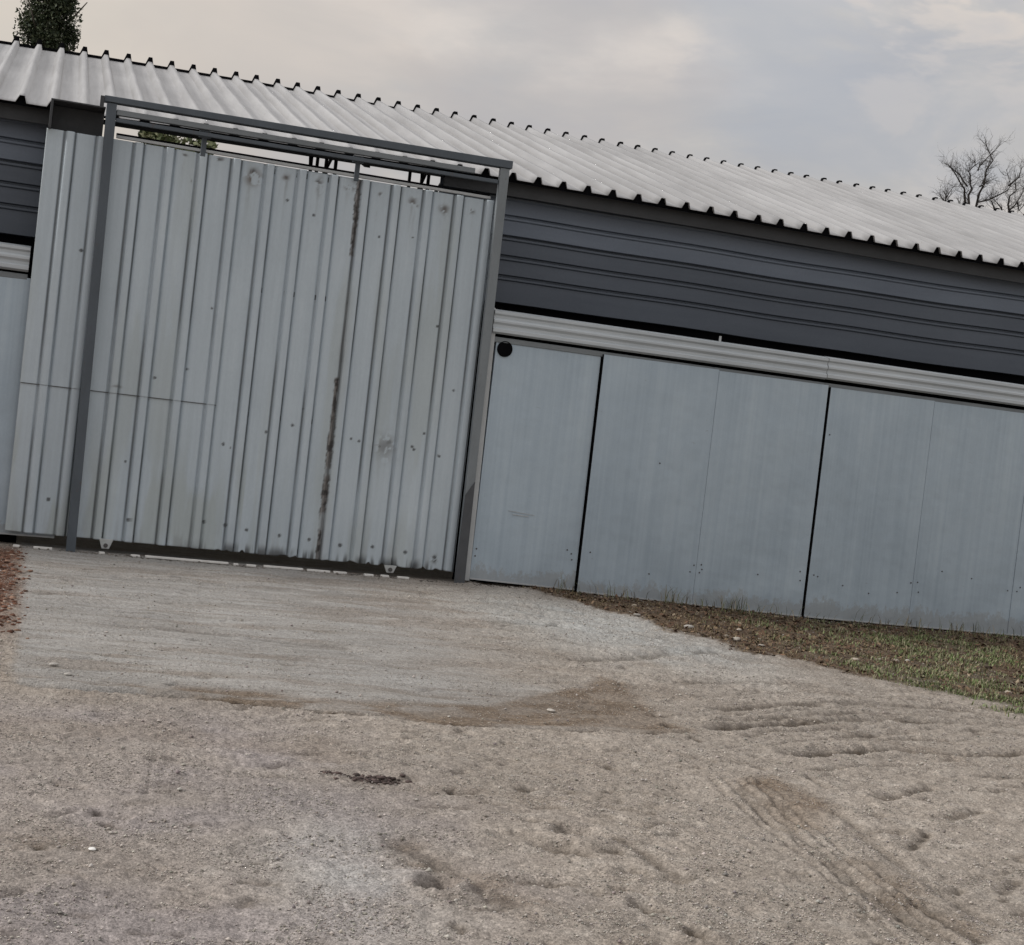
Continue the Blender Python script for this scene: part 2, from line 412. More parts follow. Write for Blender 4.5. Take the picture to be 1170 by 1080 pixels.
# ------------------------------------------------------------ ground
def axis(segs):
    out = []
    for a, b, st in segs:
        out += list(np.arange(a, b-1e-6, st))
    out.append(segs[-1][1]); return np.array(out)
def far(a, b, n):                     # geometric growth towards the horizon
    return list(a + (b-a)*(np.geomspace(1, 400, n)-1)/399)
gx = np.array(far(-3.2, -600, 26)[::-1][:-1] + list(axis([(-3.2,-.4,.05),(-.4,6.4,.0125),(6.4,10.5,.035)]))[:-1] + far(10.5, 600, 26))
gy = np.array(far(-10.2, -600, 26)[::-1][:-1] + list(axis([(-10.2,-8.9,.05),(-8.9,-4,.011),(-4,.4,.02)]))[:-1] + far(.4, 600, 28))

APX = [(0.02, .5), (0.06, -.82), (0.05, -5.57), (.5, -5.64), (.91, -5.68), (1.84, -5.87), (2.5, -5.87), (3.02, -5.78), (3.2, -4.6), (3.1, -3.4), (3.3, -2.2), (3.55, -.9), (3.75, .1), (3.75, .5)]

def zones(x, y):
    w = (fbm(x, y, 3.1, 11, 4)-.5); w2 = (fbm(x, y, 3.1, 21, 4)-.5); w3 = fbm(x, y, 14, 31, 4)-.5
    xx = x + .06*w + .02*w3; yy = y + .06*w2 + .02*w3
    apron = spoly(xx, yy, APX, .03)
    soft = sm(2.1, 3.3, x + .5*w)                       # the right side of the apron fades under loose gravel
    apron = apron*(1-.9*soft)*(.72+.5*fbm(x*.5, y*2, 2.2, 41, 4)).clip(0, 1)
    tri = spoly(xx+.12*w, yy+.1*w2, TRI, .07); band = spoly(xx+.15*w, yy+.1*w2, BAND, .10)
    brk = sm(.32, .62, fbm(x*1.0, y*1.4, 6, 51, 5))
    dirt = np.maximum(tri*(.68+.32*brk), band*(.42+.58*brk))
    dirt = np.maximum(dirt, .6*np.exp(-(dpoly(xx, yy-.10, [(.05,-5.55),(.9,-5.67),(1.9,-5.82),(3.0,-5.78)])/.12)**2)*(.3+.7*brk))
    st_ = fbm(x*.45, y*3.0, 1.9, 66, 5)
    dirt = np.maximum(dirt, .42*sm(.52, .68, st_)*spoly(xx, yy, APX, .2)*(.5+.5*brk))
    dirt = np.maximum(dirt, .9*spoly(xx, yy, REDP, .07)*(.6+.4*brk))
    dirt = np.maximum(dirt, .60*spoly(xx, yy, SMEAR, .08)*(.4+.6*brk))
    dirt = np.maximum(dirt, .35*spoly(xx, yy, SMEAR2, .10)*brk)
    dirt = np.maximum(dirt, .65*spoly(xx, yy, BAND2, .06)*(.4+.6*brk))
    dirt = np.maximum(dirt, .22*spoly(xx, yy, MID, .2)*brk)
    dirt = np.maximum(dirt, .28*sm(.6, .78, fbm(x, y, 1.7, 61, 5))*(1-apron))
    for bx_, by_, rx_, ry_, s_ in ((.17,-7.98,.16,.16,.5),(.36,-8.15,.14,.12,.35),(.52,-8.45,.12,.14,.35),(1.5,-7.2,.2,.3,.25),(2.2,-6.6,.4,.3,.22),(.33,-1.0,.18,.3,.2),(2.0,-4.3,.5,.25,.25)):
        dirt = np.maximum(dirt, s_*np.exp(-(((x-bx_)/rx_)**2+((y-by_)/ry_)**2))*(.3+.7*brk))
    # strip of earth along the foot of the sliding doors
    ex = np.array([p[0] for p in EARTHL]); ey = np.array([p[1] for p in EARTHL])
    o = np.argsort(ey); line = np.interp(y, ey[o], ex[o])
    line = np.where(y < -4.19, 6.05 + (-4.19-y)*.55, line)
    e = x - line + .55*w + .16*w3
    earth = sm(-.05, .16, e)
    gr = .6*earth*sm(5.4, 7.6, x + 1.2*w2)*sm(.40, .60, fbm(x, y, 2.6, 71, 4))
    gr = np.clip(gr + 1.0*sm(-.35, .1, e)*sm(1.5, .3, e)*sm(5.3, 6.1, x+.7*w)*sm(.26, .46, fbm(x, y, 3.1, 75, 4)), 0, 1)*sm(-.35, .0, e)
    earth = earth*(1-.25*gr)
    red = sm(.12, -.05, xx)*sm(-5.0, -3.2, y+.6*w)*sm(.3, -.3, y)
    red = red*sm(.18, .55, fbm(x, y, 5, 81, 4)+.25*sm(-4.2, -2.5, y))
    damp_shade = np.zeros_like(x)
    pale = 1.1*np.exp(-(((x-3.9)/.9)**2+((y+1.9)/1.4)**2))*(1-earth) + .35*np.exp(-(((x-4.4)/.5)**2+((y+3.2)/1.)**2))
    pale = np.maximum(pale, .5*np.exp(-(((x-.98)/.25)**2+((y+8.15)/.55)**2)))
    pale = np.clip(pale*(.4+1.1*fbm(x, y, 4, 91, 4)), 0, 1)
    mauve = sm(1.9, .8, x+.9*w)*sm(-5.6, -6.3, y)*(.35+.65*sm(.35, .65, fbm(x, y, 1.6, 101, 4)))
    return apron, dirt, earth, red, damp_shade, pale, mauve, gr, brk

def height(x, y, core=None):
    h = -.075*sm(3.7, 8.7, x) - .03*sm(0, -6, y)*sm(3, 6, x)
    fade = sm(40, 12, np.hypot(x-3, y+5))
    h = h + fade*sm(.35, -.4, y)*(.05*(fbm(x, y, .45, 5, 3)-.5) + .030*(fbm(x, y, 1.9, 6, 4)-.5))
    return h

X, Y = np.meshgrid(gx, gy)
X = X.astype(np.float64); Y = Y.astype(np.float64)
Z = height(X, Y)
ap, dirt, earth, red, damp_shade, pale, mauve, gr, brk = zones(X, Y)
core = (X > -3.2) & (X < 10.5) & (Y > -10.2) & (Y < .4)
out_b = sm(.35, -.02, Y)*core
loose = (1-ap)*out_b
Z += loose*(.014*(fbm(X, Y, 6, 7, 4)-.5) + .016*(fbm(X, Y, 26, 8, 3)-.5) + .009*(vn(X*62, Y*62, 9)-.5))
Z += ap*out_b*(.010*(fbm(X*.6, Y*2, 7, 10, 4)-.5) + .003*(vn(X*50, Y*50, 12)-.5))
Z += .018*earth*out_b*(fbm(X, Y, 9, 13, 4)-.3)
Z += .004*(1-ap)*out_b*spoly(X, Y, [(-3.2,-10.2),(-3.2,-5.6),(0.05,-5.62),(.9,-5.72),(1.84,-5.93),(3.0,-5.86),(3.6,-7),(3.6,-10.2)], .03)
# scraped low ribs running along the apron and tyre washboard near the grass
rb = fbm(X*.35, Y*3.2, 3.4, 15, 3)
Z += out_b*.009*(rb-.5)*sm(2.2, 3.2, X)*sm(-6.6, -5.5, Y)*(1-earth)
damp_shade = damp_shade + .12*out_b*sm(.36, .26, rb)*sm(2.2, 3.2, X)*sm(-6.6, -5.5, Y)*sm(-.6, -1.4, Y)*(1-earth)
jx = .05*(fbm(X, Y, 5, 17, 3)-.5); jy = .05*(fbm(X, Y, 5, 18, 3)-.5)
def between(p, q, t):
    def rs_(l, n=6):
        l = np.array(l); s = np.r_[0, np.cumsum(np.hypot(*np.diff(l, axis=0).T))]; u = np.linspace(0, s[-1], n)
        return np.stack([np.interp(u, s, l[:,0]), np.interp(u, s, l[:,1])], -1)
    return [tuple(v) for v in rs_(p)*(1-t)+rs_(q)*t]
arcA = [(3.31,-5.63),(3.57,-5.46),(3.89,-5.28),(4.24,-5.1),(4.57,-4.94),(4.95,-4.86),(5.61,-4.78),(6.6,-4.85)]
arcB = [(3.46,-6.17),(3.71,-6.03),(4.02,-5.89),(4.57,-5.79),(5.03,-5.63),(5.9,-5.6)]
arcC = [(3.57,-5.01),(3.95,-4.81),(4.34,-4.67),(4.9,-4.4),(5.8,-4.29),(6.6,-4.5)]
arcD = [(3.68,-4.28),(4.23,-3.98),(4.73,-3.93),(5.5,-3.95)]
arcE = [(3.3,-6.75),(3.9,-6.5),(4.57,-6.27),(5.2,-6.2)]
FAM = []
for p, q, ts in ((arcA, arcB, (.3,.62)), (arcC, arcA, (.0,.35,.68)), (arcD, arcC, (.15,.55)), (arcB, arcE, (.5,))):
    for t_ in ts: FAM.append((between(p, q, t_), .010, .007, .38))
APEDGE = [(.03,-5.57),(.21,-5.63),(.5,-5.655),(.9,-5.71),(1.5,-5.82),(1.84,-5.87),(2.42,-5.90),(3.03,-5.83)]  # drop shadow of the apron's front lip, painted as a dark line
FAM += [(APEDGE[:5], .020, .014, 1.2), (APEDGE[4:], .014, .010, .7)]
diag = [[(2.72,-6.75),(2.62,-7.5),(2.50,-8.3),(2.42,-8.9)],[(3.02,-6.75),(2.86,-7.6),(2.76,-8.3),(2.70,-8.9)]]
for t_ in (.1,.3,.5,.7,.9): FAM.append((between(diag[0], diag[1], t_), .010, .008, .35))
for x0_ in (.44,.70,1.05): FAM.append(([(x0_+.16,-6.4),(x0_+.05,-7.3),(x0_-.02,-8.0)], .008, .003, .16))
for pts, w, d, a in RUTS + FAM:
    xs = [p[0] for p in pts]; ys = [p[1] for p in pts]
    sel = core & (X > min(xs)-.4) & (X < max(xs)+.4) & (Y > min(ys)-.4) & (Y < max(ys)+.4)
    D = dpoly(X[sel]+.9*jx[sel]+.3*jy[sel], Y[sel]+.9*jy[sel], pts)
    am = .62 + .6*fbm(X[sel], Y[sel], 7, 19, 3)
    am *= sm(.26, .44, fbm(X[sel], Y[sel], 4, 20, 3)+.10)
    nearf = float(sm(-8.5, -5.5, np.array(np.mean(ys)))); hz_ = abs(xs[-1]-xs[0])/(abs(xs[-1]-xs[0])+abs(ys[-1]-ys[0])+1e-6)
    w = w*(1.05+1.0*nearf*hz_+.35*hz_); d = d*(.8+.5*nearf)
    Z[sel] += am*d*(-np.exp(-(D/w)**2) + .45*np.exp(-((D-2.0*w)/w)**2))
    damp_shade[sel] = np.maximum(damp_shade[sel], 1.2*a*am*np.exp(-(D/(w*.85))**4)*(.55+.75*fbm(X[sel], Y[sel], 26, 24, 3)))  # shade in the ruts painted into the colour, along with damp
for hx, hy, r, d in HOLES:
    d *= .75; r *= .9
    sel = core & (abs(X-hx) < .4) & (abs(Y-hy) < .5)
    D = np.hypot((X[sel]+2.2*jx[sel]+.016*(vn(X[sel]*40,Y[sel]*40,27)-.5)-hx)*.80, (Y[sel]+2.0*jy[sel]+.03*(vn(X[sel]*40,Y[sel]*40,28)-.5)-hy)*.62)
    Z[sel] += d*(-np.exp(-(D/r)**4) + .30*np.exp(-((D-1.5*r)/(.5*r))**2))
    damp_shade[sel] = np.maximum(damp_shade[sel], .95*np.exp(-(D/(r*.95))**4)*(.5+.8*fbm(X[sel], Y[sel], 16, 23, 3)))  # hollows darkened in the colour the same way
# many small scuffs
for hx, hy, rx_, ry_ in ((1.31,-7.03,.085,.05),(1.17,-6.98,.05,.02)):
    m = np.exp(-(((X+jx-hx)/rx_)**2+((Y+jy-hy)/ry_)**2)); damp_shade = np.maximum(damp_shade, .85*m*sm(.3,.6,fbm(X,Y,22,29,3)))
rs = np.random.RandomState(3)
for i in range(420):
    hx = rs.uniform(-.2, 6); hy = rs.uniform(-8.9, -.6)
    if hx < 3 and hy > -5.5 and rs.rand() < .5: continue
    L = rs.uniform(.03, .12); an = rs.normal(0, .5) + (.0 if hx < 3 else .3); r = rs.uniform(.010, .022)*(1+.6*(hy+9)/8); d = rs.uniform(.006, .014)
    p = [(hx-L/2*math.cos(an), hy-L/2*math.sin(an)), (hx+L/2*math.cos(an), hy+L/2*math.sin(an))]
    sel = core & (abs(X-hx) < .2) & (abs(Y-hy) < .2)
    D = dpoly(X[sel]+.4*jx[sel], Y[sel]+.4*jy[sel], p)
    Z[sel] += d*(-np.exp(-(D/r)**2)+.3*np.exp(-((D-2*r)/r)**2))
    damp_shade[sel] = np.maximum(damp_shade[sel], rs.uniform(.2, .7)*np.exp(-(D/r)**2))
cm = core.astype(float)
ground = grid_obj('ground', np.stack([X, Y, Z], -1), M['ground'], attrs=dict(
    zone=np.stack([ap*cm, dirt*cm, earth*cm, red*cm], -1), tone=np.stack([np.clip(damp_shade,0,1)*cm, pale*cm, mauve*cm, np.where(core, gr, .4)], -1)))
tag(ground, kind='structure')

def gz(x, y):
    """ground height at points, from the mesh grid"""
    x = np.atleast_1d(x); y = np.atleast_1d(y)
    i = np.clip(np.searchsorted(gx, x)-1, 0, len(gx)-2); j = np.clip(np.searchsorted(gy, y)-1, 0, len(gy)-2)
    fx = (x-gx[i])/(gx[i+1]-gx[i]); fy = (y-gy[j])/(gy[j+1]-gy[j])
    return (Z[j,i]*(1-fx)+Z[j,i+1]*fx)*(1-fy) + (Z[j+1,i]*(1-fx)+Z[j+1,i+1]*fx)*fy
def samp(A, x, y):
    i = np.clip(np.searchsorted(gx, x)-1, 0, len(gx)-2); j = np.clip(np.searchsorted(gy, y)-1, 0, len(gy)-2)
    return A[j, i]

# stones ------------------------------------------------------
_t = (1+5**.5)/2
ICO = np.array([(-1,_t,0),(1,_t,0),(-1,-_t,0),(1,-_t,0),(0,-1,_t),(0,1,_t),(0,-1,-_t),(0,1,-_t),(_t,0,-1),(_t,0,1),(-_t,0,-1),(-_t,0,1)])/math.hypot(1,_t)
ICF = np.array([(0,11,5),(0,5,1),(0,1,7),(0,7,10),(0,10,11),(1,5,9),(5,11,4),(11,10,2),(10,7,6),(7,1,8),(3,9,4),(3,4,2),(3,2,6),(3,6,8),(3,8,9),(4,9,5),(2,4,11),(6,2,10),(8,6,7),(9,8,1)])
OCT = np.array([(1,0,0),(0,1,0),(-1,0,0),(0,-1,0),(0,0,1),(0,0,-1)], float); OCF = np.array([(0,1,4),(1,2,4),(2,3,4),(3,0,4),(1,0,5),(2,1,5),(3,2,5),(0,3,5)])
def stones(name, px, py, size, tint, rs, flat=.6, sink=.25, low=False):
    n = len(px); B, FF = (OCT, OCF) if low else (ICO, ICF); nv = len(B)
    V = B[None]*(1+rs.uniform(-.28, .28, (n,nv,1)))
    V = V*np.stack([rs.uniform(.7,1.3,n), rs.uniform(.7,1.3,n), np.full(n, flat)*rs.uniform(.7,1.2,n)], -1)[:,None,:]
    a = rs.uniform(0, 6.28, n); ca, sa = np.cos(a)[:,None], np.sin(a)[:,None]
    V = np.stack([V[...,0]*ca-V[...,1]*sa, V[...,0]*sa+V[...,1]*ca, V[...,2]], -1)*size[:,None,None]
    c = np.stack([px, py, gz(px, py)+size*flat*(1-2*sink)], -1)
    V = V + c[:,None,:]
    F = (FF[None]+nv*np.arange(n)[:,None,None]).reshape(-1,3)
    return raw_obj(name, V.reshape(-1,3), F, M['stone'], smooth=False, attrs=dict(tint=np.repeat(tint, nv, 0)))
rs = np.random.RandomState(12)
n = 430000
# denser towards the viewer, where single stones can be seen
yy = -8.95 + 8.9*rs.rand(n)**1.5
xx = rs.uniform(-.6, 1, n); xx = -.5 + 8*rs.rand(n)
keep = (xx > -.6) & (xx < .35+ .74*(yy+12.5)) & (rs.rand(n) < (1-.85*np.clip(samp(damp_shade, xx, yy)*1.4, 0, 1))*(1-.6*samp(ap, xx, yy))*(.08+.92*sm(.25,.8,samp(brk, xx, yy)))*(1-.7*samp(earth, xx, yy))*(1-.5*samp(dirt, xx, yy)))
xx, yy = xx[keep], yy[keep]
size = .0012 + .0013*rs.rand(len(xx)) + .0022*rs.rand(len(xx))**5 + .006*rs.rand(len(xx))**45
base = np.array([.39,.358,.325])*rs.uniform(.5, 1.38, (len(xx),1)) + rs.uniform(-.014,.014,(len(xx),3))
g = stones('loose_gravel', xx, yy, size, base, rs, .7, .15, True)
tag(g, 'fine loose beige and grey gravel scattered over the whole yard', 'gravel', kind='stuff')
# red brown rubble left of the apron
n = 9000
xx = rs.uniform(-1.6, .2, n); yy = rs.uniform(-5.2, -.35, n)
keep = rs.rand(n) < samp(red, xx, yy)*1.1
xx, yy = xx[keep], yy[keep]
col = np.array([(.17,.085,.055),(.12,.055,.035),(.24,.15,.105),(.09,.05,.035),(.33,.25,.2)])[rs.choice(5, len(xx), p=[.35,.3,.15,.15,.05])]*rs.uniform(.7,1.3,(len(xx),1))
g = stones('red_rubble', xx, yy, (.003+.02*rs.rand(len(xx))**2.2), col, rs, .5, .35)
tag(g, 'reddish brown rubble chips beside the left edge of the apron', 'rubble', kind='stuff')
# a few stones large enough to count
BIG = [(4.9,-1.62,.045,(.36,.34,.31),'flat greyish slab of stone at the lower edge of the brown earth strip'),
       (4.62,-1.25,.032,(.33,.31,.28),'pale pebble on the gravel just below the first wide sliding door'),
       (5.05,-2.15,.042,(.34,.31,.27),'rounded pale stone where gravel meets the brown earth'),
       (5.15,-2.35,.034,(.29,.265,.23),'smaller beige stone beside the rounded pale stone'),
       (5.35,-1.55,.030,(.42,.38,.33),'beige stone lying in the bare brown earth'),
       (6.35,-2.35,.030,(.36,.34,.30),'small pale grey stone among the grass'),
       (0.29,-8.0,.013,(.80,.79,.76),'tiny bright white pebble on the gravel in the near left corner'),
       (2.55,-5.35,.022,(.45,.42,.38),'pale pebble on the brown dirt patch'),
       (0.22,-5.1,.028,(.42,.40,.37),'pale stone on the apron near its front left corner'),
       (0.28,-5.3,.02,(.40,.38,.35),'smaller pale stone next to the apron corner'),
       (4.85,-0.62,.035,(.33,.28,.22),'brown stone in the earth under the wide sliding door')]
for (bx, by, s, c, lab) in BIG:
    o = stones('stone', np.array([bx]), np.array([by]), np.array([s]), np.array([c]), rs, .5, .2)
    sub = o.modifiers.new('sub', 'SUBSURF'); sub.levels = 1; sub.render_levels = 2
    tag(o, lab, 'stone', 'single stones on the yard')
# dark splinters of bark on the gravel
def clod(bx, by, n, sx, sy, lab, col=(.075,.055,.05)):
    px = bx+rs.normal(0, sx, n); py = by+rs.normal(0, sy, n)
    o = stones('crumbled_soil', px, py, .002+.011*rs.rand(n)**3, np.array([col])*rs.uniform(.5,1.7,(n,1)), rs, .45, .3)
    tag(o, lab, 'soil', kind='stuff')
clod(1.31,-7.03,300,.048,.024,'dark crumbled clod of soil lying on the pinkish gravel')
clod(1.17,-6.98,70,.035,.012,'small dark crumb trail left of the larger soil clod')

# grass, leaf litter ------------------------------------------
def blades(name, n, xr, yr, prob, hmin, hmax, cols, rs, wid=.004):
    bx = rs.uniform(*xr, n); by = rs.uniform(*yr, n)
    cl = fbm(bx, by, 5, 77, 3)
    k = rs.rand(n) < samp(prob, bx, by)*np.clip(.2+1.9*(cl-.33), 0, 1.2)
    bx, by, cl = bx[k], by[k], cl[k]; n = len(bx)
    h = rs.uniform(hmin, hmax, n)*(.6+.8*cl); a = rs.uniform(0, 6.28, n); lean = rs.uniform(.2, 1.1, n)
    z = gz(bx, by)-.003
    dx, dy = np.cos(a), np.sin(a); wx, wy = -dy*wid, dx*wid
    P = np.stack([bx, by, z], -1)
    W = np.stack([wx, wy, 0*wx], -1)*rs.uniform(.6,1.3,(n,1))
    mid = P + np.stack([dx*h*lean*.35, dy*h*lean*.35, h*.6], -1)
    tip = P + np.stack([dx*h*lean, dy*h*lean, h*(1.05-.35*lean)], -1)
    V = np.stack([P-W, P+W, mid+W*.8, mid-W*.8, tip+W*.15, tip-W*.15], 1).reshape(-1,3)
    b = 6*np.arange(n)[:,None]
    Q = np.concatenate([b+np.array([[0,1,2,3]]), b+np.array([[3,2,4,5]])])
    c = np.array(cols)[rs.randint(0, len(cols), n)]*rs.uniform(.7, 1.3, (n,1))
    return raw_obj(name, V, Q, M['blade'], smooth=False, attrs=dict(tint=np.repeat(c, 6, 0)))
g = blades('grass', 170000, (4.2, 10.4), (-4.6, 0), np.clip(gr, 0, 1), .012, .042, [(.15,.20,.075),(.115,.155,.055),(.19,.225,.105),(.23,.225,.14),(.29,.26,.17)], rs)
tag(g, 'short patchy green grass on the earth strip towards the right', 'grass', kind='stuff')
def litter(n, rs):
    bx = rs.uniform(3.9, 10, n); by = rs.uniform(-4.2, .05, n)
    k = rs.rand(n) < samp(earth, bx, by)*(.35+.65*fbm(bx, by, 3, 88, 3))*(1-.55*samp(gr, bx, by)); bx, by = bx[k], by[k]; n = len(bx)
    s = rs.uniform(.008, .024, n); a = rs.uniform(0, 6.28, n)
    u = np.stack([np.cos(a), np.sin(a), rs.normal(0, .35, n)], -1)*s[:,None]
    v = np.stack([-np.sin(a), np.cos(a), rs.normal(0, .35, n)], -1)*s[:,None]*rs.uniform(.35,.8,(n,1))
    c = np.stack([bx, by, gz(bx, by)+rs.uniform(.003,.015,n)], -1)
    V = np.stack([c-u, c-v, c+u, c+v], 1).reshape(-1,3)
    cols = np.array([(.13,.075,.045),(.085,.05,.032),(.19,.13,.08),(.06,.04,.03),(.25,.2,.14)])[rs.choice(5, n, p=[.3,.3,.18,.17,.05])]*rs.uniform(.7,1.3,(n,1))
    return raw_obj('leaf_litter', V, np.arange(4*n).reshape(n,4), M['blade'], smooth=False, attrs=dict(tint=np.repeat(cols, 4, 0)))
g = blades('weeds', 900, (4.3, 10.2), (-.28, .02), np.clip(earth, 0, 1), .06, .17, [(.13,.14,.07),(.20,.17,.10),(.27,.22,.14),(.10,.11,.05)], rs, .003)
g2 = blades('dry_grass', 60000, (3.9, 10.2), (-4.2, .02), np.clip(earth, 0, 1)*.75, .010, .032, [(.20,.155,.09),(.26,.205,.125),(.15,.105,.06),(.12,.085,.05),(.17,.15,.08)], rs, .003)
tag(g2, 'flattened dry brown grass matted over the earth strip', 'dry grass', kind='stuff')
tag(g, 'thin straggly weeds and dead stalks along the foot of the doors', 'weeds', kind='stuff')
n = 2600; xx = rs.uniform(3.7, 10, n); yy = rs.uniform(-4.2, .0, n); keep = rs.rand(n) < np.clip(samp(earth, xx, yy), 0, 1)*(.2+fbm(xx, yy, 4, 93, 3)); xx, yy = xx[keep], yy[keep]
col = np.array([(.10,.065,.042),(.07,.045,.03),(.16,.115,.08),(.34,.30,.25)])[rs.choice(4, len(xx), p=[.4,.35,.18,.07])]*rs.uniform(.7,1.3,(len(xx),1))
g = stones('soil_lumps', xx, yy, .004+.022*rs.rand(len(xx))**3, col, rs, .55, .3)
tag(g, 'brown lumps of soil and grit lying on the earth strip', 'soil', kind='stuff')
# grit drifted along the bottom of gate and doors
n = 2600; xx = rs.uniform(-.1, 9.5, n); yy = .03 + rs.normal(0, .05, n) - .05*(xx > 3.6); yy = np.minimum(yy, .12)
g = stones('drifted_grit', xx, yy, .003+.012*rs.rand(n)**4, np.array([(.20,.18,.16)])*rs.uniform(.4,1.6,(n,1)), rs, .6, .25, True)
tag(g, 'grit drifted along the bottom edge of the gate and doors', 'grit', kind='stuff')
tag(litter(19000, rs), 'brown dead leaves and twigs strewn on the earth by the doors', 'leaf litter', kind='stuff')

# ------------------------------------------------------------ the shed
shed = empty('metal_shed', (3.5, 3, 0), 'long metal shed with pale ribbed roof and dark blue grey upper wall', 'shed')
XL, XR = -7.0, 15.0
def eave_z(x): return np.interp(x, [-7,-.3,3.7,5.8,8.4,15], [3.38,3.404,3.432,3.42,3.389,3.37])
def ridge_z(x): return np.interp(x, [-7,-.7,.4,2.1,4.55,7.7,11.7,15], [4.80,4.815,4.838,4.861,4.856,4.851,4.86,4.86])
YE, YR = .35, 5.45
ribs = [3.689+.2306*k for k in range(0, 50)] + [3.689-.2346*k for k in range(1, 46)]
ribs = sorted(r for r in ribs if XL+.1 < r < XR-.1)
# per-rib irregularity
rr = np.random.RandomState(5); ribs = [r+rr.normal(0,.004) for r in ribs]
def prof(x, k=1.0):
    px = [XL]; ph = [0]
    for r in ribs:
        for d, h in ((-.062,0),(-.050,0),(-.022,1),(.018,1),(.034,0),(.048,0)):
            px.append(r+d); ph.append(h*k)
    px.append(XR); ph.append(0)
    return px, ph
px, ph = prof(None)
px = np.array(px); ph = np.array(ph)*.056
ts = np.linspace(0, 1, 30)
P = np.zeros((len(ts), len(px), 3))
for i, t in enumerate(ts):
    P[i,:,0] = px
    P[i,:,1] = YE + (YR-YE)*t + (0.012*np.sin(px*3.1) if i == 0 else 0)
    P[i,:,2] = eave_z(px)*(1-t)+ridge_z(px)*t + ph + .012*(fbm(px*.5, px*0+t*4, 2.1, 33, 3)-.5)
foot = np.zeros(len(px)); foot[1:-1] = np.tile([0,.8,.0,.0,1.,0], len(ribs))  # shade along the rib edges, painted into the roof colour
pn = P[:,:,0]*1.0; yn = P[:,:,1]
rd = foot[None,:]*(.35+.65*sm(.3,.65,fbm(pn*3, yn*.6, 1.0, 301, 4)))
o = grid_obj('roof', P, M['roof'], shed, smooth=False, attrs=dict(rib_shade=np.stack([rd, rd*0, rd*0], -1)))
q = o.modifiers.new('solid', 'SOLIDIFY'); q.thickness = .004; q.offset = -1
# dark profiled closure along the top edge of the sheets
C = np.zeros((2, len(px), 3))
lift = np.interp(px, [-7,0,2,4,7,15], [.036,.034,.028,.016,.002,-.006])
for i, y in enumerate((YR+.004, YR+.07)):
    C[i,:,0] = px; C[i,:,1] = y; C[i,:,2] = ridge_z(px) + ph*1.35 + lift
C2 = np.concatenate([C, C[1:2]*np.array([1,1,0])+np.array([0,0.002,0])+np.stack([px*0, px*0, ridge_z(px)-.1], -1)[None]*np.array([0,0,1]), ], 0)
C3 = np.concatenate([C[0:1]*np.array([1,1,0])+np.stack([px*0, px*0, ridge_z(px)-.05], -1)[None]*np.array([0,0,1]), C2], 0)
grid_obj('ridge_closure', C3, M['black'], shed, smooth=False)
# fascia under the eave, one board each side of the gate
def strip(x0, x1, y, t, ztop, zbot, name, mat, n=24):
    xs = np.linspace(x0, x1, n); vs = []
    for x in xs:
        e = float(eave_z(x)); vs += [(x,y,e+zbot),(x,y,e+ztop),(x,y+t,e+ztop),(x,y+t,e+zbot)]
    fs = [(4*k+q, 4*k+4+q, 4*k+4+(q+1)%4, 4*k+(q+1)%4) for k in range(n-1) for q in range(4)]
    fs += [(0,1,2,3), (4*n-1,4*n-2,4*n-3,4*n-4)]
    b = MB(); b.add(vs, [f[::-1] for f in fs]); return b.build(name, mat, shed)
strip(XL, .30, .46, .03, -.01, -.125, 'fascia', M['dark']); strip(3.13, XR, .46, .03, -.01, -.125, 'fascia', M['dark'])
strip(.31, 3.12, .50, .04, -.01, -.045, 'eave_purlin', M['dark'], 10)
# black strip added to make the open rib ends at the eave dark
E3 = np.zeros((3, len(px), 3)); E3[:,:,0] = px
E3[0,:,1] = .372; E3[1,:,1] = .372; E3[2,:,1] = .50
E3[0,:,2] = eave_z(px)-.022; E3[1,:,2] = eave_z(px)+ph*.96+(.372-YE)*.28-.006; E3[2,:,2] = eave_z(px)+ph*.96+(.50-YE)*.28-.006
grid_obj('rib_end_dark', E3, M['black'], shed, smooth=False)
# dark horizontal cladding, ribs every 0.167 m
def clad(x0, x1):
    def sheet(ztop, zbot, ks, mat, y):
        pr = [(y, ztop)]
        for k in ks:
            zz = 3.305 - .171*k
            pr += [(y, zz+.024), (y+.030, zz+.016), (y+.030, zz+.006), (y-.014, zz-.004), (y-.014, zz-.020), (y, zz-.030)]
        pr += [(y, zbot), (y+.03, zbot-.008)]
        b = MB(); b.extrude_x(pr[::-1], x0, x1, 60)
        b.v = [(x_, y_+.007*math.sin(x_*2.3+z_*4)*math.sin(x_*.7+1), z_+.007*math.sin(x_*1.1+z_)+.003*math.sin(x_*3.7)) for x_, y_, z_ in b.v]
        return b.build('upper_cladding', mat, shed)
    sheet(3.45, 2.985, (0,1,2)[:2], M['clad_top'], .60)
    sheet(3.02, 2.405, (2,3,4), M['clad'], .612)  # same cladding, tinted darker for its dimmer reflections
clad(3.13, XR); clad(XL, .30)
# posts behind, side walls; back wall added to keep the interior dark
b = MB(); b.box(XL, XR, 5.30, 5.34, -.1, 3.9); b.build('added_back_wall', M['inner'], shed)
for x in (XL, XR-.04):
    b = MB(); b.add([(x,.6,-.1),(x+.04,.6,-.1),(x+.04,5.3,-.1),(x,5.3,-.1),(x,.6,3.42),(x+.04,.6,3.42),(x+.04,5.3,4.72),(x,5.3,4.72)], [(0,3,2,1),(4,5,6,7),(0,1,5,4),(1,2,6,5),(2,3,7,6),(3,0,4,7)])
    b.build('end_wall', M['inner'], shed)
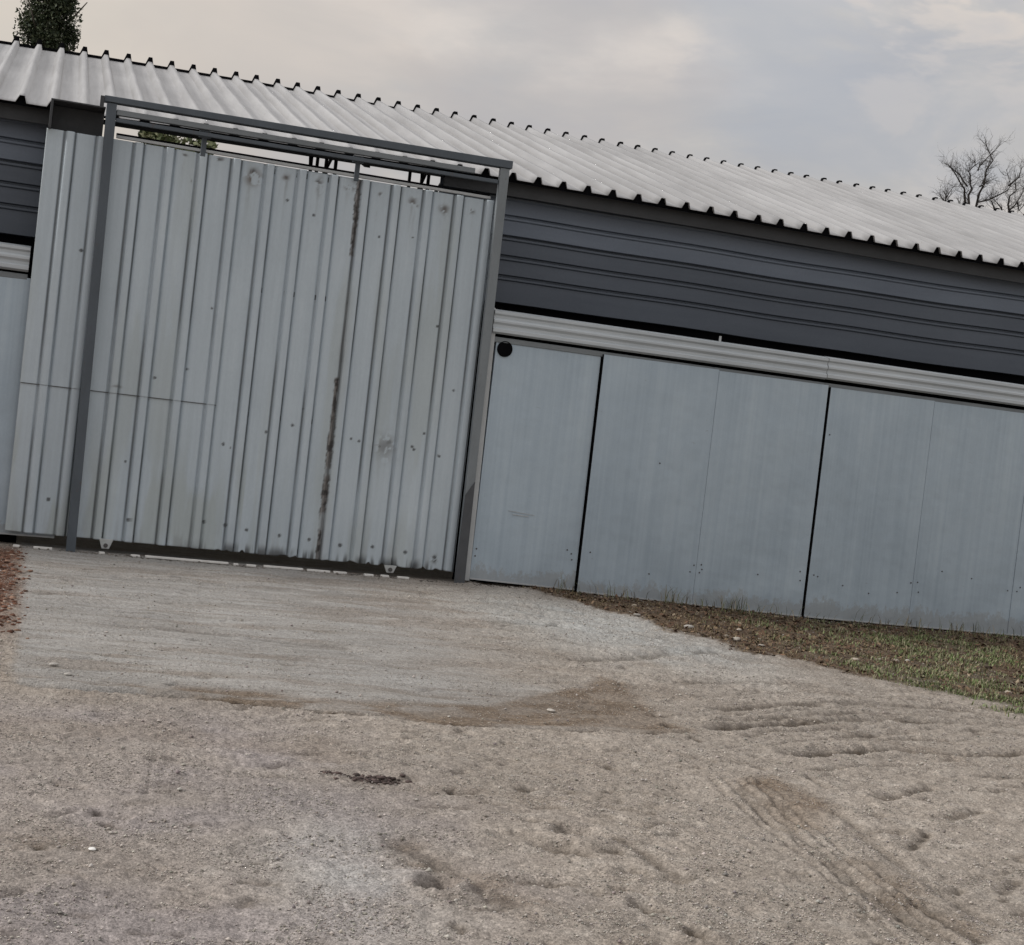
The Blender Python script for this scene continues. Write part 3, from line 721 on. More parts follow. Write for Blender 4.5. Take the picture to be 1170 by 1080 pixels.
# roof trusses: lattice girders from eave to top edge, seen through the slot above the gate
for tx, ys_ in ((-3.2, (1.5,2.5,3.5)), (2.49, (2.2,2.75,3.3,3.7)), (3.62, (2.2,2.6,3.2,3.5,4.1)), (9.2, (1.5,2.5,3.5))):
    b = MB()
    b.bar((tx,.62,3.40), (tx,5.3,4.70), .05, .05); b.bar((tx,.62,3.15), (tx,5.3,3.18), .05, .05)
    for k, y0 in enumerate(ys_):
        b.bar((tx,y0,3.17), (tx,y0,3.40+(y0-.62)*.278), .03, .03, (0,1,0))
        if k < len(ys_)-1: b.bar((tx+(.12 if k%2 else -.12),y0-.1,3.34+(y0-.45)*.27), (tx,ys_[k+1]-.1,3.50), .026, .026, (1,0,0))
    b.build('roof_truss', M['dark'], shed)
for yy_ in (1.6, 2.9, 4.2):
    b = MB(); zc = 3.30+(yy_-.35)*.274
    b.bar((XL+.1,yy_,zc), (XR-.1,yy_,zc), .05, .08); b.build('purlin', M['dark'], shed)
# track covers over the sliding doors (three ribs pressed along their length)
def cover(x0, x1, zt0, zt1, y=.02):
    hs = [0,.02,.04,.055,.075,.095,.11,.13,.15,.165,.19,.205]
    ys = [.10,0,-.0,.016,.016,0,0,.016,.016,0,0,.03]
    b = MB()
    n = len(hs); vs = []; fs = []
    N_ = 16
    for i in range(N_+1):
        x = x0+(x1-x0)*i/N_; zt = zt0+(zt1-zt0)*i/N_
        vs += [(x, y+ys[k], zt-hs[k]) for k in range(n)]
    for i in range(N_):
        for k in range(n-1): fs.append((i*n+k, i*n+k+1, (i+1)*n+k+1, (i+1)*n+k))
    b.add(vs, fs); return b.build('track_cover', M['cover'], shed, solid=.002)
cover(3.575, 6.68, 2.305, 2.287); cover(6.684, 10.6, 2.290, 2.27, .018); cover(10.604, 15, 2.272, 2.25)
cover(-7, -.12, 2.32, 2.305, .16)
def rail(x0, x1, z0, z1, y):
    b = MB(); b.bar((x0,y,z0), (x1,y,z1), .05, .045); return b.build('door_rail', M['rail'], shed, bevel=.005)
rail(3.6, 6.69, 2.053, 2.032, .085); rail(6.692, 15, 2.032, 1.99, .085); rail(-7, -.12, 2.065, 2.06, .215)
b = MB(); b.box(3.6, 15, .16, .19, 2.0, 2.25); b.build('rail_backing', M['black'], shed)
b = MB(); b.box(XL, XR, .66, .70, 2.2, 2.6); b.build('slot_dark_sheet', M['black'], shed)  # black sheet standing in for the dark interior behind the slot
b = MB(); b.box(5.62, 5.64, .05, .055, 2.285, 2.335); b.build('bracket_tab', M['pale'], shed)
# side trim between gate post and the first door
b = MB(); b.hexa([(3.585,.055,.03),(3.625,.055,.03),(3.625,.10,.03),(3.585,.10,.03),(3.565,.055,2.30),(3.605,.055,2.30),(3.605,.10,2.30),(3.565,.10,2.34)])
b.build('side_trim', M['pale'], shed)

# ------------------------------------------------------------ sliding doors
def screw_disc(b, x, z, y, r=.0072, mi=1):
    vs = [(x, y-.004, z)] + [(x+r*math.cos(a), y-.001, z+r*math.sin(a)) for a in [k*math.pi/4 for k in range(8)]]
    b.add(vs, [(0, 1+k, 1+(k+1)%8) for k in range(8)], mi)
def door_panel(root, x0, x1, zb0, zb1, zt, y, screws=(), hole=None):
    """one sandwich panel: front skin with slight waves, edges, bottom lip"""
    nx, nz = 24, 44
    xs = np.linspace(x0, x1, nx); zs = np.linspace(0, 1, nz)
    Xp, T = np.meshgrid(xs, zs)
    zb = zb0+(zb1-zb0)*(Xp-x0)/(x1-x0)
    Zp = zb+(zt-zb)*T
    Yp = y + .006*(fbm(Xp, Zp*.6, 1.3, int(abs(x0)*10)+3, 3)-.5)*np.minimum(1, 8*np.minimum(Xp-x0, x1-Xp)/(x1-x0))
    vs = list(zip(Xp.ravel(), Yp.ravel(), Zp.ravel()))
    fs = [(j*nx+i, j*nx+i+1, (j+1)*nx+i+1, (j+1)*nx+i) for j in range(nz-1) for i in range(nx-1)]
    b = MB()
    if hole:
        hx, hz, hr = hole
        fs = [f for f in fs if not all((vs[i][0]-hx)**2+(vs[i][2]-hz)**2 < (hr*1.0)**2 for i in f)]
    b.add(vs, fs)
    # edges
    e = .004; d = .04
    b.add([(x0,y,zb0),(x0,y+d,zb0),(x0,y+d,zt),(x0,y,zt)], [(0,1,2,3)]); b.add([(x1,y,zb1),(x1,y+d,zb1),(x1,y+d,zt),(x1,y,zt)], [(3,2,1,0)])
    b.add([(x0,y,zb0),(x1,y,zb1),(x1,y+d,zb1),(x0,y+d,zb0)], [(0,3,2,1)]); b.add([(x0,y,zt),(x1,y,zt),(x1,y+d,zt),(x0,y+d,zt)], [(0,1,2,3)])
    b.add([(x0,y+d,zb0),(x1,y+d,zb1),(x1,y+d,zt),(x0,y+d,zt)], [(0,3,2,1)])
    for sx, sz in screws: screw_disc(b, sx, sz, y-.003)
    return b.build('panel', [M['panel'], M['rusty']], root, smooth=False)
def door_lip(root, x0, x1, zb0, zb1, y):
    b = MB(); b.bar((x0, y-.003, zb0+.006), (x1, y-.003, zb1+.006), .008, .012); return b.build('bottom_lip', M['pale'], root)
DG = 'sandwich panel sliding doors'
d1 = empty('sliding_door', (4.1,.08,.03), 'narrow blue grey sliding door of one panel with round black hole, next to the gate', 'door', DG)
door_panel(d1, 3.63, 4.562, .042, .022, 2.05, .07, [(4.50,.33),(4.51,.28),(4.46,.36),(3.66,.30),(3.655,.24)], hole=(3.707,1.982,.066))
door_lip(d1, 3.63, 4.56, .042, .022, .066)
b = MB()
ring = []
hx, hz = 3.707, 1.982
b.tube([(hx,.058,hz),(hx,.075,hz)], [.066,.066], 28, cap=False); b.tube([(hx,.058,hz),(hx,.0585,hz)], [.058,.066], 28, cap=False)
b.add([(hx+.062*math.cos(k*math.pi/14), .0605, hz+.062*math.sin(k*math.pi/14)) for k in range(28)], [tuple(range(28))])  # black disc painted as the darkness inside the hole
b.build('hole_dark_disc', M['black'], d1)
b = MB(); b.bar((3.90,.0655,.645), (4.13,.0645,.625), .0035, .004); b.bar((3.94,.0655,.615), (4.08,.0645,.61), .003, .006); b.build('scratch_mark', M['pale'], d1)
d2 = empty('sliding_door', (5.65,.06,0), 'wide blue grey sliding door of two panels between the narrow door and the last door', 'door', DG)
door_panel(d2, 4.580, 5.653, .012, -.015, 2.045, .045, [(4.66,.36),(5.60,.27),(5.63,.33),(5.2,1.18),(5.22,.22)])
door_panel(d2, 5.657, 6.722, -.015, -.042, 2.035, .048, [(5.70,.34),(5.71,.30),(5.69,.27),(6.66,.36),(6.67,.28),(6.25,.3)])
door_lip(d2, 4.58, 6.72, .012, -.042, .043)
b = MB(); b.box(4.572, 4.580, .043, .085, .012, 2.045); b.build('edge_seal', M['black'], d2)
d3 = empty('sliding_door', (8.3,.06,0), 'widest blue grey sliding door, running out of the picture on the right', 'door', DG)
door_panel(d3, 6.752, 7.81, -.043, -.042, 2.02, .05, [(6.79,1.60),(6.80,.34),(6.84,.33),(7.1,.27),(7.37,.22),(7.66,.25),(7.79,.35)])
door_panel(d3, 7.814, 8.87, -.042, -.048, 2.015, .052, [(7.86,.36),(7.88,.27),(8.10,.48),(8.42,.44),(8.82,.36)])
door_panel(d3, 8.874, 9.93, -.048, -.06, 2.01, .05, [(8.92,.36),(8.95,.40)])
door_lip(d3, 6.752, 9.93, -.043, -.06, .047)
b = MB(); b.box(6.735, 6.752, .055, .085, -.04, 2.02); b.build('edge_seal', M['black'], d3)
d4 = empty('sliding_door', (-1.4,.2,.05), 'blue grey sliding door at the left edge, half hidden behind the ribbed gate', 'door', DG)
door_panel(d4, -2.3, -1.25, .06, .06, 2.055, .19); door_panel(d4, -1.246, .28, .06, .075, 2.055, .192)
door_lip(d4, -2.3, .28, .06, .075, .188)
d5 = empty('sliding_door', (11,.06,-.05), 'blue grey sliding door beyond the right edge of the picture', 'door', DG)
door_panel(d5, 9.95, 11.0, -.06, -.07, 2.0, .05); door_panel(d5, 11.004, 12.05, -.07, -.08, 2.0, .05)
d6 = empty('sliding_door', (-4.4,.2,.05), 'blue grey sliding door beyond the left edge of the picture', 'door', DG)
door_panel(d6, -4.42, -3.37, .06, .06, 2.055, .19); door_panel(d6, -3.366, -2.32, .06, .06, 2.055, .192)
d7 = empty('sliding_door', (-6.5,.2,.05), 'blue grey sliding door at the far left end of the shed, outside the picture', 'door', DG)
door_panel(d7, -6.98, -5.71, .06, .06, 2.055, .19); door_panel(d7, -5.706, -4.44, .06, .06, 2.055, .192)
d8 = empty('sliding_door', (13.5,.06,-.1), 'blue grey sliding door at the far right end of the shed, outside the picture', 'door', DG)
door_panel(d8, 12.07, 13.5, -.08, -.08, 2.0, .05); door_panel(d8, 13.504, 14.96, -.08, -.08, 2.0, .05)
# black sheets painted as the dark inside behind the doors
b = MB(); b.box(XL, -.0, .30, .32, -.1, 2.3); b.box(3.55, XR, .30, .32, -.15, 2.3); b.build('dark_inside_sheet', M['black'], shed)

# ------------------------------------------------------------ the gate leaf
gate = empty('sliding_gate', (1.7,.1,.1), 'large pale grey sliding gate of vertically ribbed sheet with rust streak', 'gate')
GR = np.array([.085,.322,.602,.838,1.094,1.358,1.625,1.885,2.142,2.402,2.66,2.928,3.192,3.452])
def gtop(x): return 3.203-.004*(x+.1)
def gbot(x): return .108-.007*(x+.1)
OFFS = np.array([-.060,-.052,-.043,-.036,-.028,-.023,.019,.024,.028,.034,.040,.046]); HGT = np.array([0,-.011,-.012,-.002,.026,.029,.029,.026,-.004,-.014,-.014,0])
def gsheet(x0, x1, zlo, zhi, y, name='ribbed_sheet'):
    base = np.arange(x0, x1, .009)
    keyx = np.concatenate([GR[:,None]+OFFS[None]]).ravel(); keyx = keyx[(keyx > x0) & (keyx < x1)]
    base = base[[np.min(abs(GR-b_)) > .062 for b_ in base]]
    xs = np.unique(np.round(np.concatenate([[x0, x1], base, keyx]), 4))
    kx = np.concatenate([[-9], (GR[:,None]+OFFS[None]).ravel(), [99]]); kh = np.concatenate([[0], np.tile(HGT, len(GR)), [0]])
    prof_ = np.interp(xs, kx, kh)
    T = np.linspace(0, 1, max(3, int((3.2 if zhi is None else zhi)/.0105)))
    Xs, Tt = np.meshgrid(xs, T)
    zb = gbot(Xs) if zlo is None else zlo+0*Xs - .004*(Xs+.1)
    zt = gtop(Xs) if zhi is None else zhi+0*Xs - .004*(Xs+.1)
    # ragged lower hem towards the right
    if zlo is None: zb = zb + .022*sm(1.3, 1.7, Xs)*np.clip((vn(Xs*26, Xs*0, 55)-.55)*2.2, 0, 1)
    Zs = zb+(zt-zb)*Tt
    Ys = y - prof_[None,:] + .007*(fbm(Xs*1.2, Zs*.5, 1.6, 60, 3)-.5) + .0025*(fbm(Xs, Zs, 7, 64, 3)-.5)
    # stains: R rust, G dark scuffs and painted groove shade, B green film
    A = np.zeros(Xs.shape+(3,))
    nz = fbm(Xs*1.0, Zs*1.0, 22, 140, 4); nzv = fbm(Xs*30, Zs*2.0, 1.0, 150, 4)
    cx_ = 2.345+.014*(fbm(Xs*0, Zs, 4, 160, 4)-.5); hw = .017+.020*(fbm(Xs*0+3, Zs, 6, 161, 4)-.4)
    on = sm(.40, .44, fbm(Xs*.8, Zs*2.4, 1.0, 170, 3)+.10*np.exp(-((Zs-2.72)/.34)**2)+.12*np.exp(-((Zs-1.3)/.5)**2)+.12*np.exp(-((Zs-.45)/.45)**2)-.02)
    dlap = np.abs(Xs-cx_)/hw + .9*(fbm(Xs, Zs, 40, 171, 3)-.5)
    patch = sm(1.15, .85, dlap)*on
    rim = np.exp(-((dlap-.95)/.22)**2)*on
    A[...,0] = np.maximum(A[...,0], .78*patch*(.6+.6*nz)); A[...,1] = np.maximum(A[...,1], np.maximum(.75*rim, .85*patch*sm(.48,.62,nz)))
    run = np.exp(-((Xs-2.352)/.022)**2)
    A[...,0] = np.maximum(A[...,0], .55*run*sm(.9,.1,Zs+.3*(nz-.5))); A[...,0] = np.maximum(A[...,0], .35*run*sm(.35,.6,nzv))
    A[...,1] = np.maximum(A[...,1], .6*np.exp(-((Xs-2.366)/.006)**2)*sm(.35,.6,fbm(Xs*2, Zs*2, 1.0, 173, 3)))
    # blotches near the top edge and scattered marks
    for (sx, sz, rx, rz, r_, d_) in BLOT:
        dxx = (Xs-sx)+.035*(fbm(Xs, Zs, 16, 141, 3)-.5); dzz = (Zs-sz)+.04*(fbm(Xs, Zs, 16, 142, 3)-.5)
        m = np.exp(-(dxx/rx)**2-(dzz/rz)**2)*sm(.46, .54, nz+.05); m = np.maximum(m, .45*np.exp(-(dxx/(rx*.55))**2)*sm(.0,-.05,dzz)*np.exp(np.minimum(dzz,0)/.14)*sm(.4,.65,nzv))
        A[...,0] = np.maximum(A[...,0], 1.2*r_*m); A[...,1] = np.maximum(A[...,1], d_*m)
    for (sx, sz, r) in DOTS:
        m = sm(r*1.25, r*.75, np.hypot(Xs-sx, Zs-sz)); A[...,1] = np.maximum(A[...,1], .85*m)
    hem = sm(.085, .0, Zs-gbot(Xs)-.06*(nzv-.45))*sm(1.2, 1.9, Xs+.4*nz)*sm(.44, .58, nzv)
    A[...,1] = np.maximum(A[...,1], .8*hem)
    A[...,0] = np.maximum(A[...,0], .18*sm(.5,.0,Zs)*sm(.5,.7,nzv))
    gs = np.exp(-((Zs-.35)/.45)**2)*sm(.45, .62, fbm(Xs*7, Zs*1.2, 1.0, 180, 4))
    A[...,2] = np.clip(.9*gs*(Xs < 1.7) + .45*sm(.52, .7, fbm(Xs*6, Zs*.7, 1.0, 190, 4)), 0, .75)
    crease_shade = np.clip(-prof_/.012, 0, 1)[None,:]*(.26+.9*sm(.30, .68, fbm(Xs*5, Zs*.9, 1.0, 205, 3)))  # shade of the rib grooves painted dark, broken up by noise
    A[...,1] = np.maximum(A[...,1], .62*crease_shade)
    A = np.clip(A, 0, 1)
    o = grid_obj(name, np.stack([Xs, Ys, Zs], -1), M['gate'], gate, smooth=False, attrs=dict(stain_shade=A))
    q = o.modifiers.new('solid', 'SOLIDIFY'); q.thickness = .0015; q.offset = 1
    return o
rg = np.random.RandomState(8)
BLOT = [(1.495,3.075,.055,.06,.75,.2),(1.50,3.11,.02,.03,.3,.8),(1.47,3.12,.012,.02,.3,.7),(1.755,3.12,.02,.025,.7,.5),(2.03,3.09,.02,.06,.6,.6),(2.02,3.13,.018,.02,.4,.8),(2.27,3.11,.035,.018,.6,.5),(2.53,3.10,.02,.015,.5,.6),(2.80,3.08,.03,.03,.6,.5),(2.83,3.05,.02,.015,.5,.6),(3.07,3.06,.035,.03,.6,.5),(3.3,3.08,.03,.02,.5,.5),(1.22,3.17,.03,.012,.4,.7),(.95,3.17,.02,.01,.4,.7),(1.03,2.97,.012,.015,.4,.6),
        (2.80,1.06,.08,.09,.30,.32),(2.82,1.10,.03,.03,.3,.5),(2.33,.5,.02,.05,.5,.4),(3.33,.17,.035,.03,.3,.8),(.62,1.30,.03,.01,.3,.4)]
DOTS = []
for sx, sz in ((.75,.72),(.82,.28),(1.43,.29),(1.56,.30),(1.76,.26),(2.02,.26),(2.25,.25),(2.53,.24),(2.79,.23),(3.06,.22),(3.32,.20),(1.49,.95),(1.55,.92),(1.83,1.08),(2.10,1.30),(2.02,1.16),(2.58,1.08),(2.51,1.08),(2.77,1.08),(3.02,1.06),(3.27,1.05),(3.1,1.2),(3.02,1.08),(3.33,1.60),(3.1,2.1),(2.0,2.85),(1.78,2.95),(2.55,2.75),(2.83,2.8),(.25,2.3),(1.28,2.0),(1.15,1.5),(.9,1.42),(.2,.4)):
    DOTS.append((sx+rg.normal(0,.01), sz+rg.normal(0,.01), rg.uniform(.008,.014) if sz > .5 else rg.uniform(.012,.018)))
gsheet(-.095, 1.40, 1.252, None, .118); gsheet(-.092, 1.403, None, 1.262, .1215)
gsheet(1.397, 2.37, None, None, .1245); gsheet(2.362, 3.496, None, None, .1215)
# thin lap edge at the seam
b = MB(); b.bar((-.09,.1135,1.2525), (1.40,.1135,1.2465), .003, .005); b.build('seam_edge', M['rusty'], gate)
b = MB(); b.bar((.42,.12,3.222), (3.45,.12,3.210), .03, .022); b.build('top_rail', M['pale'], gate, bevel=.003)
b = MB(); b.bar((.42,.155,3.244), (3.45,.155,3.234), .03, .020); b.build('upper_tube', M['black'], gate)
b = MB()
for z in (.14, 1.2, 2.2, 3.15): b.box(-.06, 3.43, .135, .165, z-.02, z+.02)
for x in (-.05, 1.15, 2.3, 3.41): b.box(x-.02, x+.02, .165, .20, .11, 3.17)
b.build('inner_frame', M['dark'], gate)
for hx in (1.084, 2.311):
    b = MB(); b.box(hx-.02, hx+.02, .085, .10, 3.17, 3.36); b.box(hx-.045, hx+.045, .082, .10, 3.315, 3.37)
    b.build('hanger_bracket', M['frame'], gate, bevel=.004)
for hx in (.667, 2.951):
    z0 = float(gbot(hx))
    b = MB()
    b.add([(hx-.055,.09,z0+.01),(hx+.055,.09,z0+.01),(hx+.028,.09,.035),(hx-.028,.09,.035),(hx-.055,.115,z0+.01),(hx+.055,.115,z0+.01),(hx+.028,.115,.035),(hx-.028,.115,.035)],
          [(3,2,1,0),(4,5,6,7),(0,1,5,4),(1,2,6,5),(2,3,7,6),(3,0,4,7)])
    rb_ = b.build('roller_bracket', M['zinc'], gate, bevel=.003)
    b = MB(); b.tube([(hx,.078,.062),(hx,.092,.062)], [.017,.017], 14); b.build('roller_bolt', M['rusty'], rb_, bevel=.002)

# ------------------------------------------------------------ the fixed gate frame
fr = empty('gate_frame', (1.9,0,0), 'dark grey square tube frame standing in front of the ribbed gate', 'frame')
b = MB(); b.hexa([(.372,0,-.05),(.442,0,-.05),(.442,.07,-.05),(.372,.07,-.05),(.322,0,3.452),(.396,0,3.452),(.396,.07,3.452),(.322,.07,3.452)]); b.build('post', M['frame'], fr, bevel=.004)
b = MB(); b.hexa([(3.493,0,-.06),(3.567,0,-.06),(3.567,.05,-.06),(3.493,.05,-.06),(3.478,0,3.452),(3.556,0,3.452),(3.556,.05,3.452),(3.478,.05,3.452)]); b.build('post', M['frame_light'], fr, bevel=.004)
b = MB(); b.hexa([(3.480,-.006,-.05),(3.57,-.006,-.05),(3.57,-.002,-.05),(3.480,-.002,-.05),(3.490,-.006,.74),(3.562,-.006,.86),(3.562,-.002,.86),(3.490,-.002,.74)]); b.build('post_shoe', M['shoe'], fr)
b = MB(); b.hexa([(.300,-.01,3.456),(3.575,-.01,3.456),(3.575,.08,3.456),(.300,.08,3.456),(.300,-.01,3.502),(3.575,-.01,3.520),(3.575,.08,3.520),(.300,.08,3.502)]); b.build('top_beam', M['frame'], fr, bevel=.004)
b = MB(); b.bar((.40,.045,3.392), (3.27,.045,3.396), .05, .042); b.build('track_rail', M['rail'], fr, bevel=.004)
b = MB(); b.bar((.40,.03,3.332), (3.475,.03,3.337), .03, .030); b.build('lower_beam', M['frame'], fr, bevel=.004)
b = MB(); b.bar((.285,-.02,3.40), (.285,-.02,3.49), .03, .03); b.build('stub_end', M['dark'], fr)
# sheet metal hood left of the frame, over the end of the gate
hd = MB(); hd.box(-.085, .318, .03, .30, 3.408, 3.42); hd.box(-.085, -.065, .03, .30, 3.20, 3.408); hd.box(-.065, .318, .26, .28, 3.15, 3.406)
hd.build('hood', M['dark'], fr, bevel=.003)

# worn white floor rail in the gateway
frl = empty('floor_rail', (1.8,.03,.0), 'broken white floor rail lying along the foot of the ribbed gate', 'rail')
for x0, x1 in ((.86,.93),(.97,1.62),(1.66,1.70),(1.76,1.84),(1.90,2.22),(2.25,2.44),(2.47,2.58),(2.72,2.80),(2.86,2.93),(3.0,3.1),(.13,.27),(-.02,.03),(.62,.66)):
    zz = float(gz(np.array([(x0+x1)/2]), np.array([.02]))[0])
    b = MB(); b.bar((x0,.02+rg.normal(0,.004),zz+.010), (x1,.02+rg.normal(0,.004),zz+.010), .03, .018); b.build('rail_length', M['white'], frl, bevel=.004)

# ------------------------------------------------------------ trees
def leaf_cloud(name, C, size, cols, rs, parent, flat=.5):
    n = len(C)
    d = rs.normal(0, 1, (n,3)); d /= np.linalg.norm(d, axis=1)[:,None]
    e = np.cross(d, rs.normal(0,1,(n,3))); e /= np.linalg.norm(e, axis=1)[:,None]
    s = size*rs.uniform(.6,1.4,(n,1))
    V = np.stack([C-d*s, C-e*s*flat, C+d*s, C+e*s*flat], 1) - np.array(parent_loc(parent))
    c = np.array(cols)[rs.randint(0,len(cols),n)]*rs.uniform(.6,1.4,(n,1))
    return raw_obj(name, V.reshape(-1,3), np.arange(4*n).reshape(n,4), M['leaf'], parent, False, dict(tint=np.repeat(c,4,0)))
def clumps(rs, n, nc, cx, cy, z0, z1, rad):
    """leaf positions gathered in clumps over a crown of radius rad(t)"""
    t = rs.rand(nc); a = rs.uniform(0,6.28,nc); q = rs.rand(nc)**.4
    r = rad(t)*q
    K = np.stack([cx+r*np.cos(a), cy+r*np.sin(a), z0+(z1-z0)*t], -1)
    i = rs.randint(0, nc, n)
    return K[i] + np.clip(rs.normal(0, 1, (n,3)), -1.7, 1.7)*np.array([.07,.07,.085])*rs.uniform(.6,1.25,(nc,1))[i]
rt = np.random.RandomState(31)
ev = empty('evergreen_tree', (-.25,8.2,0), 'dense dark evergreen tree rising behind the left end of the roof', 'tree')
b = MB(); b.tube([(-.25,8.2,-.1),(-.22,8.2,1.5),(-.26,8.22,4),(-.25,8.2,6.9)], [.13,.11,.08,.02], 10)
for i in range(26):
    z = 1.2+i*.21; a = i*2.4; L = .42
    b.tube([(-.25,8.2,z),(-.25+L*.6*math.cos(a),8.2+L*.6*math.sin(a),z+.2),(-.25+L*math.cos(a),8.2+L*math.sin(a),z+.45)], [.025,.015,.006], 5)
b.build('trunk', M['bark'], ev, smooth=True)
pts = clumps(rt, 95000, 520, -.25, 8.2, .9, 7.1, lambda t: .36*np.minimum(1, 6*t)*np.minimum(1, 3.2*(1-t))**.6)
leaf_cloud('crown', pts, .021, [(.035,.05,.024),(.05,.065,.03),(.025,.038,.02),(.065,.075,.04)], rt, ev)
lt = empty('leafy_tree', (1.35,8.6,0), 'low bushy green tree glimpsed through the slot above the gate', 'tree')
b = MB(); b.tube([(1.35,8.6,-.1),(1.4,8.6,1.5),(1.35,8.6,4.2)], [.12,.1,.03], 10)
for i in range(16):
    z = 1.3+i*.16; a = i*2.4
    b.tube([(1.38,8.6,z),(1.38+.5*math.cos(a),8.6+.5*math.sin(a),z+.4),(1.38+.85*math.cos(a),8.6+.85*math.sin(a),z+.75)], [.03,.018,.006], 5)
b.build('trunk', M['bark'], lt, smooth=True)
pts = clumps(rt, 9000, 105, 1.5, 8.6, 1.2, 4.68, lambda t: 1.15*np.minimum(1, 5*t+.2)*np.minimum(1, 2.5*(1-t)+.35))
leaf_cloud('crown', pts, .055, [(.15,.18,.085),(.22,.24,.13),(.28,.28,.17),(.10,.12,.06)], rt, lt)

def bare_tree(lines, root_xy, label, y0, rad, rs, stems):
    root = empty('bare_tree', (root_xy[0], y0, 0), label, 'tree', 'leafless trees behind the shed')
    tb = MB(); bb = MB()
    for (sx, sz) in stems:
        m = ((sx+root_xy[0])/2+rs.normal(0,.1), y0+rs.normal(0,.1), sz*.5)
        tb.tube([(root_xy[0],y0,-.1),m,(sx,y0,sz)], [rad*2.6, rad*1.9, rad*1.15], 8)
    def twig(p, d, L, r, dep):
        n = 4; pts = [p]; dd = d
        for i in range(n):
            dd = (dd + Vector(rs.normal(0,.22,3)) + Vector((0,0,.08))).normalized()
            pts.append(pts[-1]+dd*L/n)
        bb.tube(pts, [r*(1-.75*i/n) for i in range(n+1)], 4, cap=False)
        if dep > 0:
            for k in range(rs.randint(2,4)):
                i = rs.randint(1, n+1)
                d2 = (dd + Vector(rs.normal(0,.6,3))).normalized()
                twig(pts[i], d2, L*.62, r*.55, dep-1)
    for li, line in enumerate(lines):
        yj = y0; pts = []
        for i, (x, z) in enumerate(line):
            pts.append((x, yj, z)); yj += rs.normal(0, .06)
        n = len(pts)
        r0 = rad*(1.0 if li < 3 else .75)
        bb.tube(pts, [r0*(1-.72*i/(n-1)) for i in range(n)], 6, cap=False)
        for i in range(1, n):
            a = Vector(pts[i-1]); c = Vector(pts[i])
            for k in range(6):
                p = a.lerp(c, rs.rand())
                d = ((c-a).normalized() + Vector((rs.normal(0,.8), rs.normal(0,.8), rs.normal(.25,.4)))).normalized()
                twig(p, d, rs.uniform(.12,.34), .0048, 2)
    tb.build('trunk', M['bark'], root, smooth=True); bb.build('crown', M['twig'], root, smooth=True)
rb2 = np.random.RandomState(2)
bare_tree(BR1, (16.8,), 'tallest leafless tree with several stems above the right end of the roof', 14, .024, rb2, [(16.66,6.53),(16.73,6.56),(16.87,6.56)])
bare_tree(BR2, (17.8,), 'leafless tree at the right edge, half out of the picture', 14.3, .022, rb2, [(17.81,6.7),(17.54,6.57),(17.69,6.57)])
bare_tree(BR3, (16.07,), 'short leafless sprig peeping over the roof left of the tallest leafless tree', 13.8, .014, rb2, [(16.07,6.52)])

# ------------------------------------------------------------ sky and light
SUN_EL, SUN_AZ = R(27), R(279)        # azimuth clockwise from +Y
w = bpy.data.worlds.new('World'); SC.world = w; w.use_nodes = True
t = w.node_tree; t.nodes.clear()
def wn(typ, **k):
    o = t.nodes.new(typ)
    for a, v in k.items(): setattr(o, a, v)
    return o
sky = wn('ShaderNodeTexSky', sky_type='NISHITA', sun_disc=False); sky.sun_elevation = SUN_EL; sky.sun_rotation = SUN_AZ
sky.dust_density = 3
bg1 = wn('ShaderNodeBackground'); bg1.inputs['Strength'].default_value = .1; t.links.new(sky.outputs[0], bg1.inputs['Color'])
tc = wn('ShaderNodeTexCoord')
def wnoise(scale, vec, detail=5, rough=.55, loc=(0,0,0)):
    mp = wn('ShaderNodeMapping'); mp.inputs['Scale'].default_value = vec; mp.inputs['Location'].default_value = loc
    t.links.new(tc.outputs['Generated'], mp.inputs['Vector'])
    n = wn('ShaderNodeTexNoise'); n.inputs['Scale'].default_value = scale; n.inputs['Detail'].default_value = detail; n.inputs['Roughness'].default_value = rough
    n.inputs['Distortion'].default_value = .3
    t.links.new(mp.outputs[0], n.inputs['Vector']); return n.outputs['Fac']
def wramp(fac, stops):
    o = wn('ShaderNodeValToRGB'); e = o.color_ramp.elements
    while len(e) < len(stops): e.new(.5)
    for i, (p, c) in enumerate(stops):
        e[i].position = p; e[i].color = (*c, 1) if hasattr(c, '__len__') else (c, c, c, 1)
    t.links.new(fac, o.inputs['Fac']); return o.outputs['Color']
def wmix(f, a, b, mode='MIX'):
    o = wn('ShaderNodeMix', data_type='RGBA', blend_type=mode)
    for i, v in ((0,f),(6,a),(7,b)):
        if isinstance(v, bpy.types.NodeSocket): t.links.new(v, o.inputs[i])
        else: o.inputs[i].default_value = v if i == 0 else (*v, 1)
    return o.outputs[2]
cl = wnoise(6.5, (1,1,3.0), 6, .52, SKY_LOC)
cl2 = wnoise(9, (1,1,2.4), 5, .55, (4.1,2.2,.7))
grey = wramp(cl, [(.36, (.385,.395,.425)), (.5, (.465,.455,.45)), (.66, (.60,.555,.52))])
def patch(fac_in, d, inner, outer, col, amt):
    """a thinner or thicker part of the cloud deck round one direction, broken up by the cloud noise"""
    dt = wn('ShaderNodeVectorMath', operation='DOT_PRODUCT'); t.links.new(tc.outputs['Generated'], dt.inputs[0]); dt.inputs[1].default_value = d
    ad = wn('ShaderNodeMath', operation='MULTIPLY_ADD'); t.links.new(cl2, ad.inputs[0]); ad.inputs[1].default_value = .016; t.links.new(dt.outputs['Value'], ad.inputs[2])
    mr = wn('ShaderNodeMapRange', interpolation_type='SMOOTHSTEP'); t.links.new(ad.outputs[0], mr.inputs['Value'])
    mr.inputs['From Min'].default_value = math.cos(R(outer))+.008; mr.inputs['From Max'].default_value = math.cos(R(inner))+.008
    mr.inputs['To Max'].default_value = amt
    return wmix(mr.outputs[0], fac_in, col)
